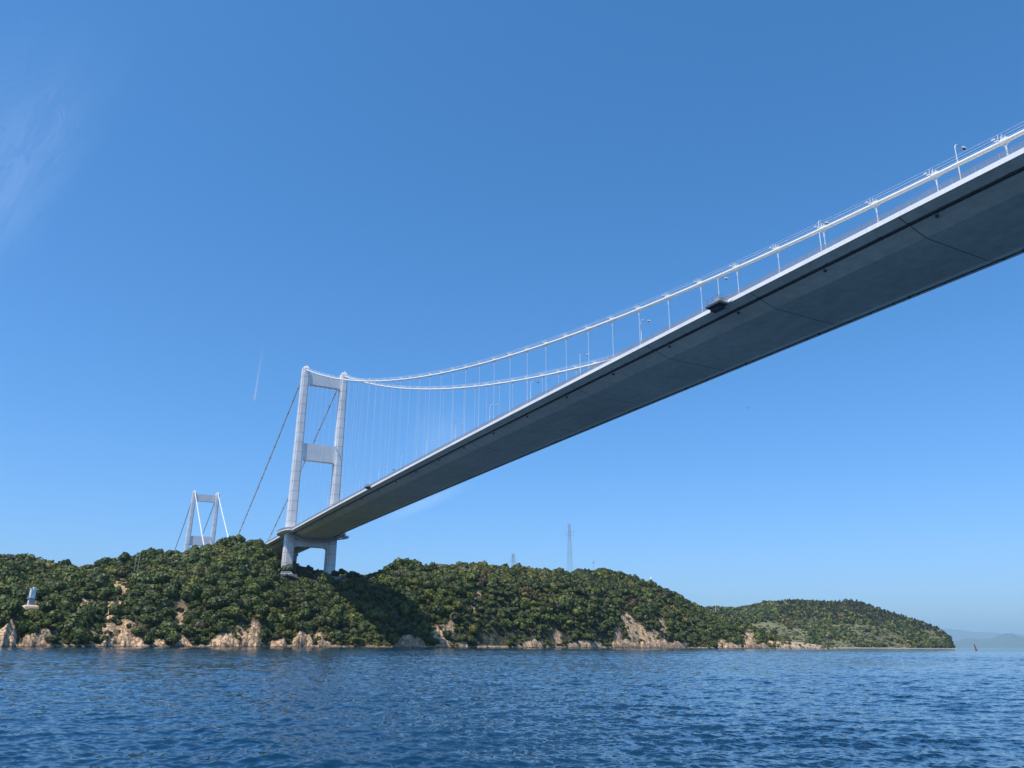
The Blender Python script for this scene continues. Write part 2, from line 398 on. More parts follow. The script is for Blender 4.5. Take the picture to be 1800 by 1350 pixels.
# bare patches of eroded granite on the slopes: picture column, row, half width, half height (in picture units)
PATCH = [(213, 1032, 13, 15), (152, 1063, 9, 12), (114, 1068, 5, 8), (197, 1062, 18, 6), (206, 1104, 24, 11), (290, 1060, 9, 9), (316, 1082, 6, 18), (322, 1076, 5, 10),
         (447, 1104, 9, 11), (436, 1118, 10, 6), (18, 1105, 9, 9), (420, 1112, 10, 10), (225, 1003, 7, 3), (52, 1066, 9, 3), (770, 1112, 10, 12), (792, 1100, 5, 14), (832, 1062, 2.5, 16), (840, 1048, 5, 10),
         (1104, 1090, 8, 17), (1118, 1108, 14, 14), (1146, 1120, 15, 11), (1085, 1112, 7, 12), (980, 1122, 7, 10), (900, 1117, 5, 6), (1270, 1130, 8, 7), (1316, 1118, 8, 14), (1360, 1118, 12, 9), (1410, 1130, 30, 6),
         (560, 1120, 6, 10), (1165, 1100, 6, 12), (1340, 1095, 3, 5), (190, 1080, 7, 9), (136, 1075, 4, 7)]
def world_of(px, py):      # first point of the terrain seen at that spot
    d = ray(px, py); d = d/math.hypot(d[0], d[1])
    Ds_ = np.arange(290, 900, 1.0)
    P = CC[None, :]+d[None, :]*Ds_[:, None]
    z = terrain(P[:, 0], P[:, 1])[0]
    k = np.argmax((z > P[:, 2]) & (z > 0))
    return P[k]
PW = []
for (px, py, hw, hh) in PATCH:
    P = world_of(px, py); D = math.hypot(P[0]-CC[0], P[1]-CC[1])
    PW.append((azim(P), P[2]-0.2*hh*D/1396, 1.25*hw/1396, 1.3*hh*D/1396))
def bare(X, Y, z, a, t0, w, cl):
    m = np.zeros_like(z)
    n = (fbm(X/7.0, Y/7.0, 3, 61)-0.5)*1.6
    for (pa, pz, wa, hz) in PW:
        q = ((a-pa)/wa)**2+((z-pz)/hz)**2
        m = np.maximum(m, np.clip(1.35-q+n, 0, 1))
    m = np.maximum(m, np.where((t0 < w+0.6) & (cl > 2.2), np.clip(1.25+n*0.5, 0, 1), 0)); m = np.maximum(m, np.where(z < 1.1, 0.7, 0))
    return m

def grid_terrain(name, a0, a1, na, dist_fn, zfun, material, tintfun):
    ang = np.linspace(a0, a1, na)
    rows = dist_fn(ang)     # (nr, na)
    A = np.broadcast_to(ang, rows.shape)
    X = CC[0]-rows*np.cos(A); Y = CC[1]+rows*np.sin(A)
    Z, tint = zfun(X, Y)
    nr = rows.shape[0]
    V = np.stack([X, Y, Z], -1).reshape(-1, 3)
    i, j = np.meshgrid(np.arange(nr-1), np.arange(na-1), indexing='ij')
    F = np.stack([i*na+j, (i+1)*na+j, (i+1)*na+j+1, i*na+j+1], -1).reshape(-1, 4)
    me = np_mesh(name, V, F[:, ::-1], material, smooth=False, tint=tint.reshape(-1, 3))
    o = obj_from(me, name); tag(o, kind='structure'); return o

def isl_rows(ang):
    Ds = shore_d(ang)
    near = np.concatenate([[-8, -3, -1.2], np.arange(-0.4, 14, 0.45), np.arange(14, 60, 1.6)])
    far = np.linspace(60, 330, 80)
    return Ds[None, :]+np.concatenate([near, far])[:, None]
def isl_z(X, Y):
    z, D, a, t0, w, cl, d2 = terrain(X, Y)
    m = bare(X, Y, z, a, t0, w, cl)[..., None]
    n = fbm(X/9.0, Y/9.0, 3, 71)[..., None]; n2 = fbm(X/3.0, Y/3.0, 3, 75)[..., None]
    rockc = np.array([0.60, 0.40, 0.23])*(0.5+0.9*n)*np.array([1, 1, 1])+np.clip(n2-0.55, 0, 1)*np.array([0.30, 0.28, 0.24])
    wet = np.clip((z-0.15)/0.5, 0, 1)[..., None]
    rockc = rockc*(0.22+0.78*wet)
    soil = np.array([0.055, 0.055, 0.025])*(0.6+0.9*n)
    px_a = azim(at_dist(866, 1137, 480)); beach = (np.exp(-((a-px_a)/0.016)**4)*np.clip(1.4-z/1.2, 0, 1)*(t0 > 0.6))[..., None]
    px_b = azim(at_dist(1410, 1137, 860)); pale = np.exp(-((a-px_b)/0.03)**2)[..., None]
    rockc = rockc*(1-0.6*pale)+np.array([0.62, 0.50, 0.36])*0.6*pale
    c = soil*(1-m)+rockc*m
    c = c*(1-beach)+np.array([0.60, 0.46, 0.30])*beach
    return z, c
island = grid_terrain('island_ground', SA[0], SA[-1], 1150, isl_rows, isl_z, M_ground, None)

# ------------------------------------------------------------------ foliage
def crown(n_quads, seed, leaf=1.0, flat=0.8, conifer=False, core=True):
    """unit crown, radius about 1: clumps of leaf faces over a lobed volume"""
    g = np.random.default_rng(seed)
    k = np.arange(n_quads)+0.5
    ph = np.arccos(1-1.55*k/n_quads); th = math.pi*(1+5**0.5)*k
    d = np.stack([np.cos(th)*np.sin(ph), np.sin(th)*np.sin(ph), np.cos(ph)], -1)
    if conifer:
        h = g.random(n_quads)**0.8; th = g.random(n_quads)*6.283
        rad = (1-h)*0.55+0.04; P = np.stack([np.cos(th)*rad, np.sin(th)*rad, h*2.4-0.4], -1)
        P += g.normal(size=P.shape)*0.05; nrm = P*np.array([1, 1, 0.2]); nrm /= np.linalg.norm(nrm, axis=1)[:, None]
    else:
        nl = g.integers(6, 10)
        lc = g.normal(size=(nl, 3)); lc[:, 2] = np.abs(lc[:, 2]); lc /= np.linalg.norm(lc, axis=1)[:, None]
        bump = np.max(np.clip((d@lc.T-0.55)/0.45, 0, 1)**0.6*g.uniform(0.3, 0.62, nl)[None, :], axis=1)
        rad = 0.55+bump*1.1+g.normal(size=n_quads)*0.06
        P = d*rad[:, None]*np.array([1, 1, flat]); nrm = d+g.normal(size=P.shape)*0.15
    s = leaf*(0.75+0.6*g.random(n_quads))*0.5
    nrm = nrm+g.normal(size=nrm.shape)*0.38; nrm /= np.linalg.norm(nrm, axis=1)[:, None]
    ref = g.normal(size=nrm.shape); e1 = np.cross(nrm, ref); e1 /= np.linalg.norm(e1, axis=1)[:, None]; e2 = np.cross(nrm, e1)
    V = []
    for (u, v, l) in ((-1, -0.7, 0), (1, -0.8, -0.25), (0.8, 0.9, 0), (-0.9, 0.8, -0.25)):
        V.append(P+e1*(u*s)[:, None]+e2*(v*s)[:, None]+nrm*(l*s)[:, None])
    V = np.stack(V, 1).reshape(-1, 3)
    F = np.arange(len(V)).reshape(-1, 4)
    if core and not conifer:
        m, nn = 8, 5; cv = []
        for i in range(nn):
            pz = math.pi*0.5*i/(nn-1)*1.25
            for j in range(m):
                q = 2*math.pi*j/m
                cv.append((0.66*math.sin(pz+0.05)*math.cos(q), 0.66*math.sin(pz+0.05)*math.sin(q), 0.62*flat*math.cos(pz)+0.02))
        cv = np.array(cv); cf = []
        for i in range(nn-1):
            for j in range(m): cf.append((i*m+j, (i+1)*m+j, (i+1)*m+(j+1) % m, i*m+(j+1) % m))
        F = np.concatenate([F, np.array(cf)+len(V)]); V = np.concatenate([V, cv])
    return V, F
CR_HI = [crown(270, 100+i, 0.30, 0.8+0.1*(i % 3)) for i in range(8)]
CR_MID = [crown(130, 200+i, 0.42, 0.8) for i in range(6)]
CR_LO = [crown(42, 300+i, 0.75, 0.8) for i in range(5)]
CON = [crown(60, 400+i, 0.42, 1, True) for i in range(4)]
PALETTE = np.array([[0.040, 0.058, 0.014], [0.056, 0.078, 0.016], [0.078, 0.100, 0.018], [0.030, 0.046, 0.015], [0.105, 0.115, 0.020], [0.066, 0.070, 0.024], [0.115, 0.095, 0.028]])
def pick_tint(g, x, y):
    n = fbm(np.array([x/30.0]), np.array([y/30.0]), 3, 91)[0]; r_ = g.random()
    if r_ < 0.005: return np.array([0.105, 0.048, 0.035])
    if r_ < 0.022: return np.array([0.10, 0.085, 0.055])
    k = int(np.clip((n-0.5)*9+2.4+g.normal()*1.3, 0, 6))
    return (PALETTE[k]*0.72+PALETTE[1]*0.28)*np.array([1.06, 0.98, 0.92])*(1.03+0.5*g.random())
def merge(name, items, material):
    """items: (crownmesh, pos, scale(3), rz, tint)"""
    Vs, Fs, Ts = [], [], []; b_ = 0
    for (cm, p, sc, rz, tint) in items:
        V, F = cm; c, s = math.cos(rz), math.sin(rz)
        W = V*np.array(sc); W = np.stack([W[:, 0]*c-W[:, 1]*s+p[0], W[:, 0]*s+W[:, 1]*c+p[1], W[:, 2]+p[2]], -1)
        Vs.append(W); Fs.append(F+b_); Ts.append(np.broadcast_to(tint, W.shape)); b_ += len(W)
    me = np_mesh(name, np.concatenate(Vs), np.concatenate(Fs), material, tint=np.concatenate(Ts))
    return obj_from(me, name)

def scatter(x0, x1, y0, y1, step, seed):
    g = np.random.default_rng(seed)
    xs, ys = np.meshgrid(np.arange(x0, x1, step), np.arange(y0, y1, step))
    xs = xs+g.uniform(-.42, .42, xs.shape)*step; ys = ys+g.uniform(-.42, .42, ys.shape)*step
    return xs.ravel(), ys.ravel(), g

trees = []
xs, ys, g = scatter(-330, 260, -240, 620, 3.9, 3)
z, D, a, t0, w, cl, d2 = terrain(xs, ys)
bm = bare(xs, ys, z, a, t0, w, cl)
ok = (t0 > np.where(cl > 2.6, w*0.75+0.8, 0.9)) & (D < d2+26) & (a > SA[0]) & (a < SA[-1]) & (z > 0.5)
aT0, aT1 = azim(at_dist(476, 1015, 540)), azim(at_dist(655, 1015, 540))
terrace = (a > aT0) & (a < aT1) & (D > np.interp(a, K1[0], K1[1])-2) & (D < np.interp(a, KT[0], KT[1])+4)
aB0, aB1 = azim(at_dist(838, 1137, 480)), azim(at_dist(892, 1137, 480))
beach = (a > aB0) & (a < aB1) & (t0 < 9)
near_leg = (np.abs(xs) < 9) & ((np.abs(ys+13.5) < 8) | (np.abs(ys-13.5) < 8))
a_grass0, a_grass1 = azim(at_dist(632, 1025, 520)), azim(at_dist(662, 1025, 520))
grassy = (a > a_grass0) & (a < a_grass1) & (D > 480) & (D < 560)
under = (np.abs(ys) < 17) & (xs < 12) & (z+9 > zdeck(xs)-4.6)
bx, by = at_dist(53.5, 1063.5, 377)[:2]; bd = np.hypot(xs-bx, ys-by)
vx, vy = at_dist(504, 1010, 516)[:2]
clearing = ((bd < 8) | ((np.abs(a-azim((bx, by))) < 0.016) & (D < 378) & (D > 354)))
clearing |= (np.abs(a-azim((vx, vy))) < 0.017) & (D > 494) & (D < 530)
keep = ok & ~clearing & ~terrace & ~beach & ~near_leg & ~grassy & ~under & (g.random(len(xs)) > bm*0.94)
aspit = azim(at_dist(1392, 1137, 870))
keep &= ~((a > aspit) & (g.random(len(xs)) > 0.35))
# the slope right of the beacon and the strip left of the terrace are low scrub
for k in np.nonzero(keep)[0]:
    r_ = (1.25+2.5*g.random()**2.0)*(1.0 if t0[k] > 15 else 0.8)
    if bm[k] > 0.25: r_ *= 0.5
    if a[k] > aspit: r_ *= 0.5
    sc = (r_*g.uniform(.8, 1.3), r_*g.uniform(.8, 1.3), r_*g.uniform(.75, 1.35))
    trees.append([xs[k], ys[k], z[k]+sc[2]*0.55, sc, g.random()*6.28, pick_tint(g, xs[k], ys[k]), D[k], r_])
# apparent size of the visible ones decides who becomes an individual
trees.sort(key=lambda q: -(q[7]/q[6]) if (-4 < math.degrees(math.atan2(q[1]-CC[1], -(q[0]-CC[0]))) < 56) else 0)
reds = [q for q in trees[:1500] if abs(q[5][0]-0.105) < 1e-9 and abs(q[5][1]-0.048) < 1e-9][:9]
ind = [q for q in trees if not any(q is r_ for r_ in reds)][:280]
ids = set(id(q) for q in ind+reds)
rest = [q for q in trees if id(q) not in ids]
items = []
for q in rest:
    near = q[6] < 520
    cm = (CR_HI if near else CR_MID)[g.integers(0, 6)]
    items.append((cm, (q[0], q[1], q[2]), q[3], q[4], q[5]))
# undergrowth filling the gaps
xs, ys, g2 = scatter(-200, 250, -230, 600, 2.9, 8)
z, D, a, t0, w, cl, d2 = terrain(xs, ys); bm = bare(xs, ys, z, a, t0, w, cl)
terrace = (a > aT0) & (a < aT1) & (D > np.interp(a, K1[0], K1[1])+1) & (D < np.interp(a, KT[0], KT[1])+2)
beach = (a > aB0) & (a < aB1) & (t0 < 8)
ok = (t0 > np.where(cl > 2.6, w+0.5, 0.9)) & (D < d2+4) & (a > SA[0]) & (a < SA[-1]) & (z > 0.7) & ~terrace & ~beach & (g2.random(len(xs)) > bm*0.72) & ~((a > aspit) & (g2.random(len(xs)) > 0.4))
ok &= ~((np.abs(ys) < 17) & (xs < 12) & (z+4 > zdeck(xs)-4.6))
bush = []
for k in np.nonzero(ok)[0]:
    r_ = g2.uniform(0.7, 1.5)
    bush.append((CR_LO[g2.integers(0, 5)], (xs[k], ys[k], z[k]+0.1), (r_, r_, r_*0.95), g2.random()*6.28, pick_tint(g2, xs[k], ys[k])*np.array([1.15, 1.05, 1.0])))
wood = merge('woodland', items, M_leaf)
tag(wood, 'dense evergreen woodland packed over the crest and flanks of the near island', 'woodland', kind='stuff')
ub = merge('undergrowth', bush, M_leaf)
tag(ub, 'low scrub and bushes filling gaps between the near island trees', 'undergrowth', kind='stuff')

# individual trees: eight prototypes x tints, sharing mesh data
TINTS = [PALETTE[k]*1.18 for k in (0, 1, 2, 4, 5, 3)]
TREE_ME = {}
def crown_mesh(v, ti):
    key = (v, ti)
    if key not in TREE_ME:
        V, F = CR_HI[v]; tt = TINTS[ti] if ti < 50 else np.array([0.105, 0.048, 0.035])
        TREE_ME[key] = np_mesh('crown', V, F, M_leaf, tint=np.broadcast_to(tt, V.shape))
    return TREE_ME[key]
tm = MB()
tm.tube([(0, 0, -1.6), (0.03, 0.02, -0.9), (0.0, 0.05, -0.3), (0.06, 0.0, 0.35)], [0.085, 0.065, 0.05, 0.02], 6)
for k in range(5):
    q = k*1.26; tm.tube([(0.0, 0.03, -0.45+0.1*k), (0.3*math.cos(q), 0.3*math.sin(q), -0.1+0.1*k), (0.52*math.cos(q), 0.52*math.sin(q), 0.12+0.08*k)], [0.04, 0.028, 0.012], 5)
tmo = tm.build('trunk', M_bark); TRUNK_ME = tmo.data; bpy.data.objects.remove(tmo)
def make_tree(x, y, zc_, sc, rz, cme, label, group=None, name='broadleaf_tree', cat='tree'):
    e = empty(name, (x, y, zc_), rz); e.scale = sc
    tag(e, label, cat, group)
    obj_from(cme, 'crown', e); obj_from(TRUNK_ME, 'trunk', e)
    return e
ZONE = [(3.0, 'around the signal beacon at far left'), (6.5, 'on the left slope below the utility poles'), (10.5, 'on the slope below the main crest left of the tower'), (14.5, 'on the bulging slope just below the near tower leg'),
        (19.5, 'on the shaded slope below the far tower leg'), (26, 'on the slope between the deck shadow and the sand'), (70, 'on the low slope toward the right tip of the island')]
KIND = ['deep green', 'mid green', 'bright green', 'yellowish green', 'dull olive', 'very dark green']
def tree_label(q, ti):
    aa = math.degrees(math.atan2(q[1]-CC[1], -(q[0]-CC[0]))); zn = [z_ for l_, z_ in ZONE if aa < l_][0]
    return '%s round tree %s' % (KIND[ti], zn)
for q in ind:
    ti = int(np.argmin([np.abs(np.array(T)-q[5]).sum() for T in TINTS]))
    make_tree(q[0], q[1], q[2], q[3], q[4], crown_mesh(random.randrange(8), ti),
              tree_label(q, ti), 'evergreen trees on the near island slope')
reds.sort(key=lambda q: math.atan2(q[1]-CC[1], -(q[0]-CC[0])))
ORD = 'first second third fourth fifth sixth seventh eighth ninth'.split()
for qi, q in enumerate(reds):
    make_tree(q[0], q[1], q[2], q[3], q[4], crown_mesh(random.randrange(8), 99),
              'reddish brown tree among green ones on the near island, %s such tree from the left' % ORD[qi], 'reddish trees on the near island')

# ------------------------------------------------------------------ suspension bridge
def section_line(mb, pts, Xs, closed=False, cap=False):
    rings = [[(X, y, float(zdeck(X))+z) for (y, z) in pts] for X in Xs]
    mb.loft(rings, closed=closed, cap=cap)
XS = list(np.arange(-300, 640, 12.0))
bridge = empty('suspension_bridge', (0, 0, 0))
tag(bridge, 'white suspension bridge crossing overhead on tall portal tower with long grey deck', 'bridge')
m = MB()
# girder: closed streamlined box, underside with a shallow V on each side
sec = [(-11.6, -1.25), (-16.15, -1.55), (-16.15, -2.30), (-13.95, -2.98), (-13.95, -2.6), (-13.05, -2.6), (-13.05, -3.26), (-9.1, -4.50), (9.1, -4.50), (13.05, -3.26), (13.05, -2.6), (13.95, -2.6), (13.95, -2.98), (16.15, -2.30), (16.15, -1.55), (11.6, -1.25)]
section_line(m, sec, XS, closed=True, cap=True)
girder = m.build('girder', M_under, bridge)
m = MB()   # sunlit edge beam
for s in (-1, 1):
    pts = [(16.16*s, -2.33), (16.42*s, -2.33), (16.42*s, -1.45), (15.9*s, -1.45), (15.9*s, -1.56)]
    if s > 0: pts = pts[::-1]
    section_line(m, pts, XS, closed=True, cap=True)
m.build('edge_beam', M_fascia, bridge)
m = MB()   # road surface
section_line(m, [(10.8, -1.20), (-10.8, -1.20)], XS)
m.build('roadway', M_asph, bridge)
m = MB()   # rails of the inspection car in the recess and splice lines
for s in (-1, 1):
    for dy in (13.28, 13.72):
        section_line(m, [(dy*s-0.07, -3.22), (dy*s+0.07, -3.22), (dy*s+0.07, -2.8), (dy*s-0.07, -2.8)], XS, closed=True, cap=True)
for k in range(-6, 80):
    X = 470.3-HP*k*0.5
    for s in (-1, 1): m.box((X, 13.5*s, float(zdeck(X))-2.95), (0.5, 1.1, 0.5))
m.build('inspection_rail', M_dark, bridge)
for k in range(-4, 18):
    m = MB(); X = 452.1-36.03*k; zz = float(zdeck(X))
    for (y0, z0), (y1, z1) in (((-16.1, -2.32), (-14.0, -2.985)), ((-13.0, -3.285), (-9.1, -4.51)), ((-9.1, -4.51), (9.1, -4.51)), ((9.1, -4.51), (13.0, -3.285)), ((14.0, -2.985), (16.1, -2.32))):
        P = [(X-0.11, y0, zz+z0-0.02), (X+0.11, y0, zz+z0-0.02), (X+0.11, y1, zz+z1-0.02), (X-0.11, y1, zz+z1-0.02)]
        m.add(P, [(0, 1, 2, 3)])
    m.build('girder_splice', M_joint, bridge)
for k in range(-5, 20):
    X = 456.9-24.02*k
    for s in (-1, 1):
        m = MB(); m.box((X, 12.75*s, float(zdeck(X))-3.55), (0.45, 0.45, 0.5)); m.build('drain_box', M_dark, bridge)
# parapet railing
for s in (-1, 1):
    m = MB(); xr = list(np.arange(12.0, 600, 8.0)); xr2 = list(np.arange(-300, -16, 8.0))
    for xx in (xr, xr2):
        for h_ in (-0.28, -0.78, -1.3):
            m.tube([(X, 16.2*s, float(zdeck(X))+h_) for X in xx], 0.05 if h_ > -0.5 else 0.025, 5)
        for X in np.arange(xx[0], xx[-1], 2.002):
            zz = float(zdeck(X)); m.box((X, 16.2*s, zz-0.87), (0.09, 0.09, 1.2))
        for X in np.arange(xx[0], xx[-1], 0.16):
            if s > 0 and X > 60: break
            zz = float(zdeck(X)); m.box((X, 16.2*s, zz-0.9), (0.035, 0.03, 1.0))
    m.build('railing', M_rail, bridge)
# inner traffic barrier
m = MB()
for s in (-1, 1):
    for h_ in (-0.35, -0.7):
        m.tube([(X, 10.9*s, float(zdeck(X))+h_) for X in XS], 0.06, 5)
    for X in np.arange(-290, 620, 3.0): m.box((X, 10.9*s, float(zdeck(X))-0.8), (0.12, 0.1, 0.95))
m.build('traffic_barrier', M_rail, bridge)

# main cables with hand ropes
def cable_line(y, side):
    if side > 0: return [(X, y, float(zcable(X))) for X in np.concatenate([np.linspace(2.5, 60, 9), np.linspace(70, 640, 64)])]
    ze = 54.0
    return [(-2.5-(277.5)*t_, y, 183.0-(183.0-ze)*t_-14*t_*(1-t_)) for t_ in np.linspace(0, 1, 14)]
for y in (-13.5, 13.5):
    m = MB(); m.tube(cable_line(y, 1), 0.375, 12); m.build('main_cable', M_cable, bridge, smooth=True)
    m = MB(); m.tube(cable_line(y, -1), 0.41, 12)
    bs = m.build('backstay_cable', M_cable, bridge, smooth=True)
    m = MB()
    for t_ in np.linspace(0.06, 0.98, 22):
        P = np.array([-2.5-277.5*t_, y, 183.0-129.0*t_-14*t_*(1-t_)])
        m.tube([P+(0.5, 0, 0.22), P-(0.5, 0, 0.22)], 0.62, 10)
    m.build('cable_band', M_grey, bs)
    m = MB()
    for dy in (-0.42, 0.42):
        for h_ in (1.2, 0.7):
            m.tube([(p[0], p[1]+dy, p[2]+h_) for p in cable_line(y, -1)], 0.03, 4)
    m.build('hand_rope', M_grey, bridge)
    m = MB()
    for dy in (-0.42, 0.42):
        for h_, rr_ in ((1.45, 0.030), (0.92, 0.026)):
            m.tube([(p[0], p[1]+dy, p[2]+h_) for p in cable_line(y, 1)], rr_, 4)
    m.build('hand_rope', M_cable, bridge)
# hangers > clamp, socket
def hanger_meshes():
    a_ = MB()     # clamp
    a_.tube([(-0.62, 0, 0), (0.62, 0, 0)], 0.49, 12)
    a_.box((0, 0, 0.5), (1.1, 0.4, 0.2)); a_.box((0, 0, -0.6), (0.6, 0.22, 0.45))
    for dx in (-0.4, 0.0, 0.4):
        for dy in (-0.36, 0.36): a_.tube([(dx, dy, 0.25), (dx, dy, 0.7)], 0.05, 5)
    for dx in (-0.75, -0.15):
        for dy in (-0.42, 0.42): a_.tube([(dx, dy, 0.2), (dx, dy, 1.5 if dx < -0.5 else 1.25)], 0.05, 5)
    a_.box((-1.5, -0.42, 1.0), (0.55, 0.2, 0.2)); a_.box((-1.5, 0.42, 1.0), (0.55, 0.2, 0.2))
    o1 = a_.build('cable_clamp', M_cable)
    b_ = MB()
    b_.tube([(0, 0, -1.5), (0, 0, -0.4), (0, 0, 0.7), (0, 0, 1.0)], [0.22, 0.17, 0.11, 0.08], 8)
    b_.tube([(0, 0, 1.0), (0, 0, 1.7)], 0.12, 8)
    o2 = b_.build('socket', M_hanger)
    return o1.data, o2.data, o1, o2
cl_me, so_me, o1, o2 = hanger_meshes()
bpy.data.objects.remove(o1); bpy.data.objects.remove(o2)
for y in (-13.5, 13.5):
    for X in HX:
        zt, zb = float(zcable(X)), float(zdeck(X))
        m = MB(); m.tube([(0, 0, 0), (0, 0, zt-zb-0.6)], 0.075 if y < 0 else 0.065, 8, cap=False)
        m.tube([(0, 0, zt-zb-1.9), (0, 0, zt-zb-0.5)], 0.14, 8)
        h = m.build('hanger', M_hanger, bridge, loc=(X, y, zb))
        c = obj_from(cl_me, 'cable_clamp', h); c.location = (0, 0, zt-zb)
        sl = math.atan(2*103.86*u_(X)/(L/2)); c.rotation_euler = (0, -sl, 0)
        s_ = obj_from(so_me, 'socket', h); s_.location = (0, 0, 0)

# portal tower
def leg_ring(yc, z, w, d, notch):
    n_ = notch; hx, hy = d/2, w/2
    P = [(hx, -hy+n_), (hx-n_, -hy+n_), (hx-n_, -hy), (-hx+n_, -hy), (-hx+n_, -hy+n_), (-hx, -hy+n_), (-hx, hy-n_), (-hx+n_, hy-n_), (-hx+n_, hy), (hx-n_, hy), (hx-n_, hy-n_), (hx, hy-n_)]
    return [(p[0], yc+p[1], z) for p in P][::-1]
def make_tower(parent, bz, topz, ys_, beams, joints, wtop=4.6, wbot=6.0, dtop=6.0, dbot=8.4, inset=0.4):
    tw = empty('portal_tower'); tw.parent = parent
    for s in ys_:
        sg = 1 if s > 0 else -1
        def yc(z): return s+sg*inset*(topz-z)/(topz-bz)
        def wd(z): t_ = (topz-z)/(topz-bz); return wtop+(wbot-wtop)*t_, dtop+(dbot-dtop)*t_
        m = MB(); rings = []
        for z in np.linspace(bz, topz, 12):
            w_, d_ = wd(z); rings.append(leg_ring(yc(z), z, w_, d_, 0.9))
        m.loft(rings)
        w_, d_ = wd(topz)   # saddle housing
        m.loft([leg_ring(yc(topz), topz+0.003, w_*0.86, d_*0.8, 0.4), leg_ring(yc(topz), topz+1.2, w_*0.7, d_*0.62, 0.4)])
        m.box((1.0, yc(topz)+0.6, topz+1.8), (1.4, 0.8, 1.2)); m.tube([(0.5, yc(topz), topz+1.2), (0.5, yc(topz), topz+3.2)], 0.07, 5)
        m.build('tower_leg', M_tower, tw)
        for z in joints:
            m = MB(); w_, d_ = wd(z); m.loft([leg_ring(yc(z), z-0.13, w_+0.05, d_+0.05, 0.9), leg_ring(yc(z), z+0.13, w_+0.05, d_+0.05, 0.9)])
            m.build('leg_splice', M_seam, tw)
    for (z0, z1, xt, fil) in beams:
        m = MB()
        yi = ys_[1]-wtop/2+0.25+inset*(topz-z0)/(topz-bz)-0.55*(topz-z0)/(topz-bz)
        P = [(-yi, z1+fil*0.35)]
        for k in range(5):
            q = math.pi/2*k/4; P.append((-yi+fil*0.35*(1-math.cos(q)), z1+fil*0.35*(1-math.sin(q))))
        top = P[1:]+[(-p[0], p[1]) for p in P[1:]][::-1]
        bot = []
        for k in range(7):
            q = math.pi/2*k/6; bot.append((-yi+fil*(1-math.cos(q)), z0-fil*(1-math.sin(q))))
        bot = bot+[(-p[0], p[1]) for p in bot][::-1]
        poly = top+bot[::-1]
        m.loft([[(xt/2, y, z) for y, z in poly], [(-xt/2, y, z) for y, z in poly]])
        cb = m.build('cross_beam', M_tower, tw)
        m = MB()
        for y in np.arange(-yi+1.6, yi-1.5, 1.55): m.box((xt/2+0.012, y, (z0+z1)/2), (0.03, 0.06, (z1-z0)*0.94))
        m.build('stiffener', M_seam, cb)
    return tw
joints = [177.0-6.65*k for k in range(20)]
tower = make_tower(bridge, 40.0, 183.4, (-13.6, 13.6), [(172.2, 180.0, 4.0, 2.2), (118.9, 130.2, 4.6, 2.2), (61.6, 66.0, 5.2, 2.6)], joints)
# leg footings
m = MB()
for y in (-14.0, 14.0): m.box((0, y, 40.6), (14, 11, 5.5))
m.build('footing', M_conc, tower)
# curved footway round each leg
for s in (-1, 1):
    m = MB(); pts_o = []; pts_i = []
    for k in range(25):
        t_ = -math.pi/2+math.pi*k/24
        pts_o.append((15.5*math.sin(t_), s*(15.8+5.4*math.cos(t_)**0.75 if k not in (0, 24) else 15.8)))
        pts_i.append((15.5*math.sin(t_), s*15.8))
    z0 = float(zdeck(0))
    def zz(p): return float(zdeck(p[0]))
    for zt_, zb_, in (((-1.50), (-2.35)),):
        rings = []
        for o_, i_ in zip(pts_o, pts_i):
            rings.append([(o_[0], o_[1], zz(o_)+zt_), (o_[0], o_[1], zz(o_)+zb_+0.35), (o_[0]*0.96, o_[1]-s*0.35, zz(o_)+zb_), (i_[0], i_[1]-s*0.5, zz(i_)+zb_-0.9), (i_[0], i_[1]-s*0.5, zz(i_)+zt_)])
        m.loft(rings if s < 0 else [r_[::-1] for r_ in rings])
    pl = m.build('curved_footway', M_under, bridge)
    m = MB(); rings = []
    for o_ in pts_o:
        rings.append([(o_[0], o_[1]+s*0.02, zz(o_)-1.46), (o_[0], o_[1]+s*0.12, zz(o_)-1.46), (o_[0], o_[1]+s*0.12, zz(o_)-2.02), (o_[0], o_[1]+s*0.02, zz(o_)-2.02)])
    m.loft(rings); m.build('edge_beam', M_fascia, pl)
    m = MB()
    for h_ in (-0.2, -0.8): m.tube([(o_[0], o_[1], zz(o_)+h_) for o_ in pts_o], 0.05, 5)
    for a0, a1 in zip(pts_o[:-1], pts_o[1:]):
        for q in np.linspace(0, 1, 9)[:-1]:
            x_, y_ = a0[0]+(a1[0]-a0[0])*q, a0[1]+(a1[1]-a0[1])*q
            m.box((x_, y_, float(zdeck(x_))-0.85), (0.07, 0.07, 1.25))
    m.build('railing', M_rail, pl)
# approach pier behind the tower
m = MB()
m.box((-86, 0.5, 53.0), (4.5, 23, 24.0)); m.box((-86, 0.5, 64.8), (5.2, 24.5, 1.6))
m.build('approach_pier', M_conc, bridge)

# inspection gantry hung under the girder at the tower (follows the underside)
gz = float(zdeck(8.0))
gan = empty('inspection_gantry', (9.5, 0, gz)); tag(gan, 'long grey travelling inspection gantry hanging under the deck at the tower', 'gantry')
m = MB(); prof = [(-16.6, -2.9), (-12.5, -3.9), (-8.0, -5.6), (9.2, -5.6), (14.0, -4.4), (21.5, -3.0)]
for xo in (-1.3, 1.3):
    for (y0, z0), (y1, z1) in zip(prof[:-1], prof[1:]):
        m.bar((xo, y0, z0), (xo, y1, z1), 0.3); m.bar((xo, y0, z0-1.1), (xo, y1, z1-1.1), 0.5)
        n_ = max(2, int(abs(y1-y0)/1.6))
        for k in range(n_):
            t0_, t1_ = k/n_, (k+1)/n_
            A_ = (xo, y0+(y1-y0)*t0_, z0+(z1-z0)*t0_); B_ = (xo, y0+(y1-y0)*t1_, z0+(z1-z0)*t1_-1.1)
            m.bar(A_, B_, 0.12); m.bar((A_[0], A_[1], A_[2]), (A_[0], A_[1], A_[2]-1.1), 0.12)
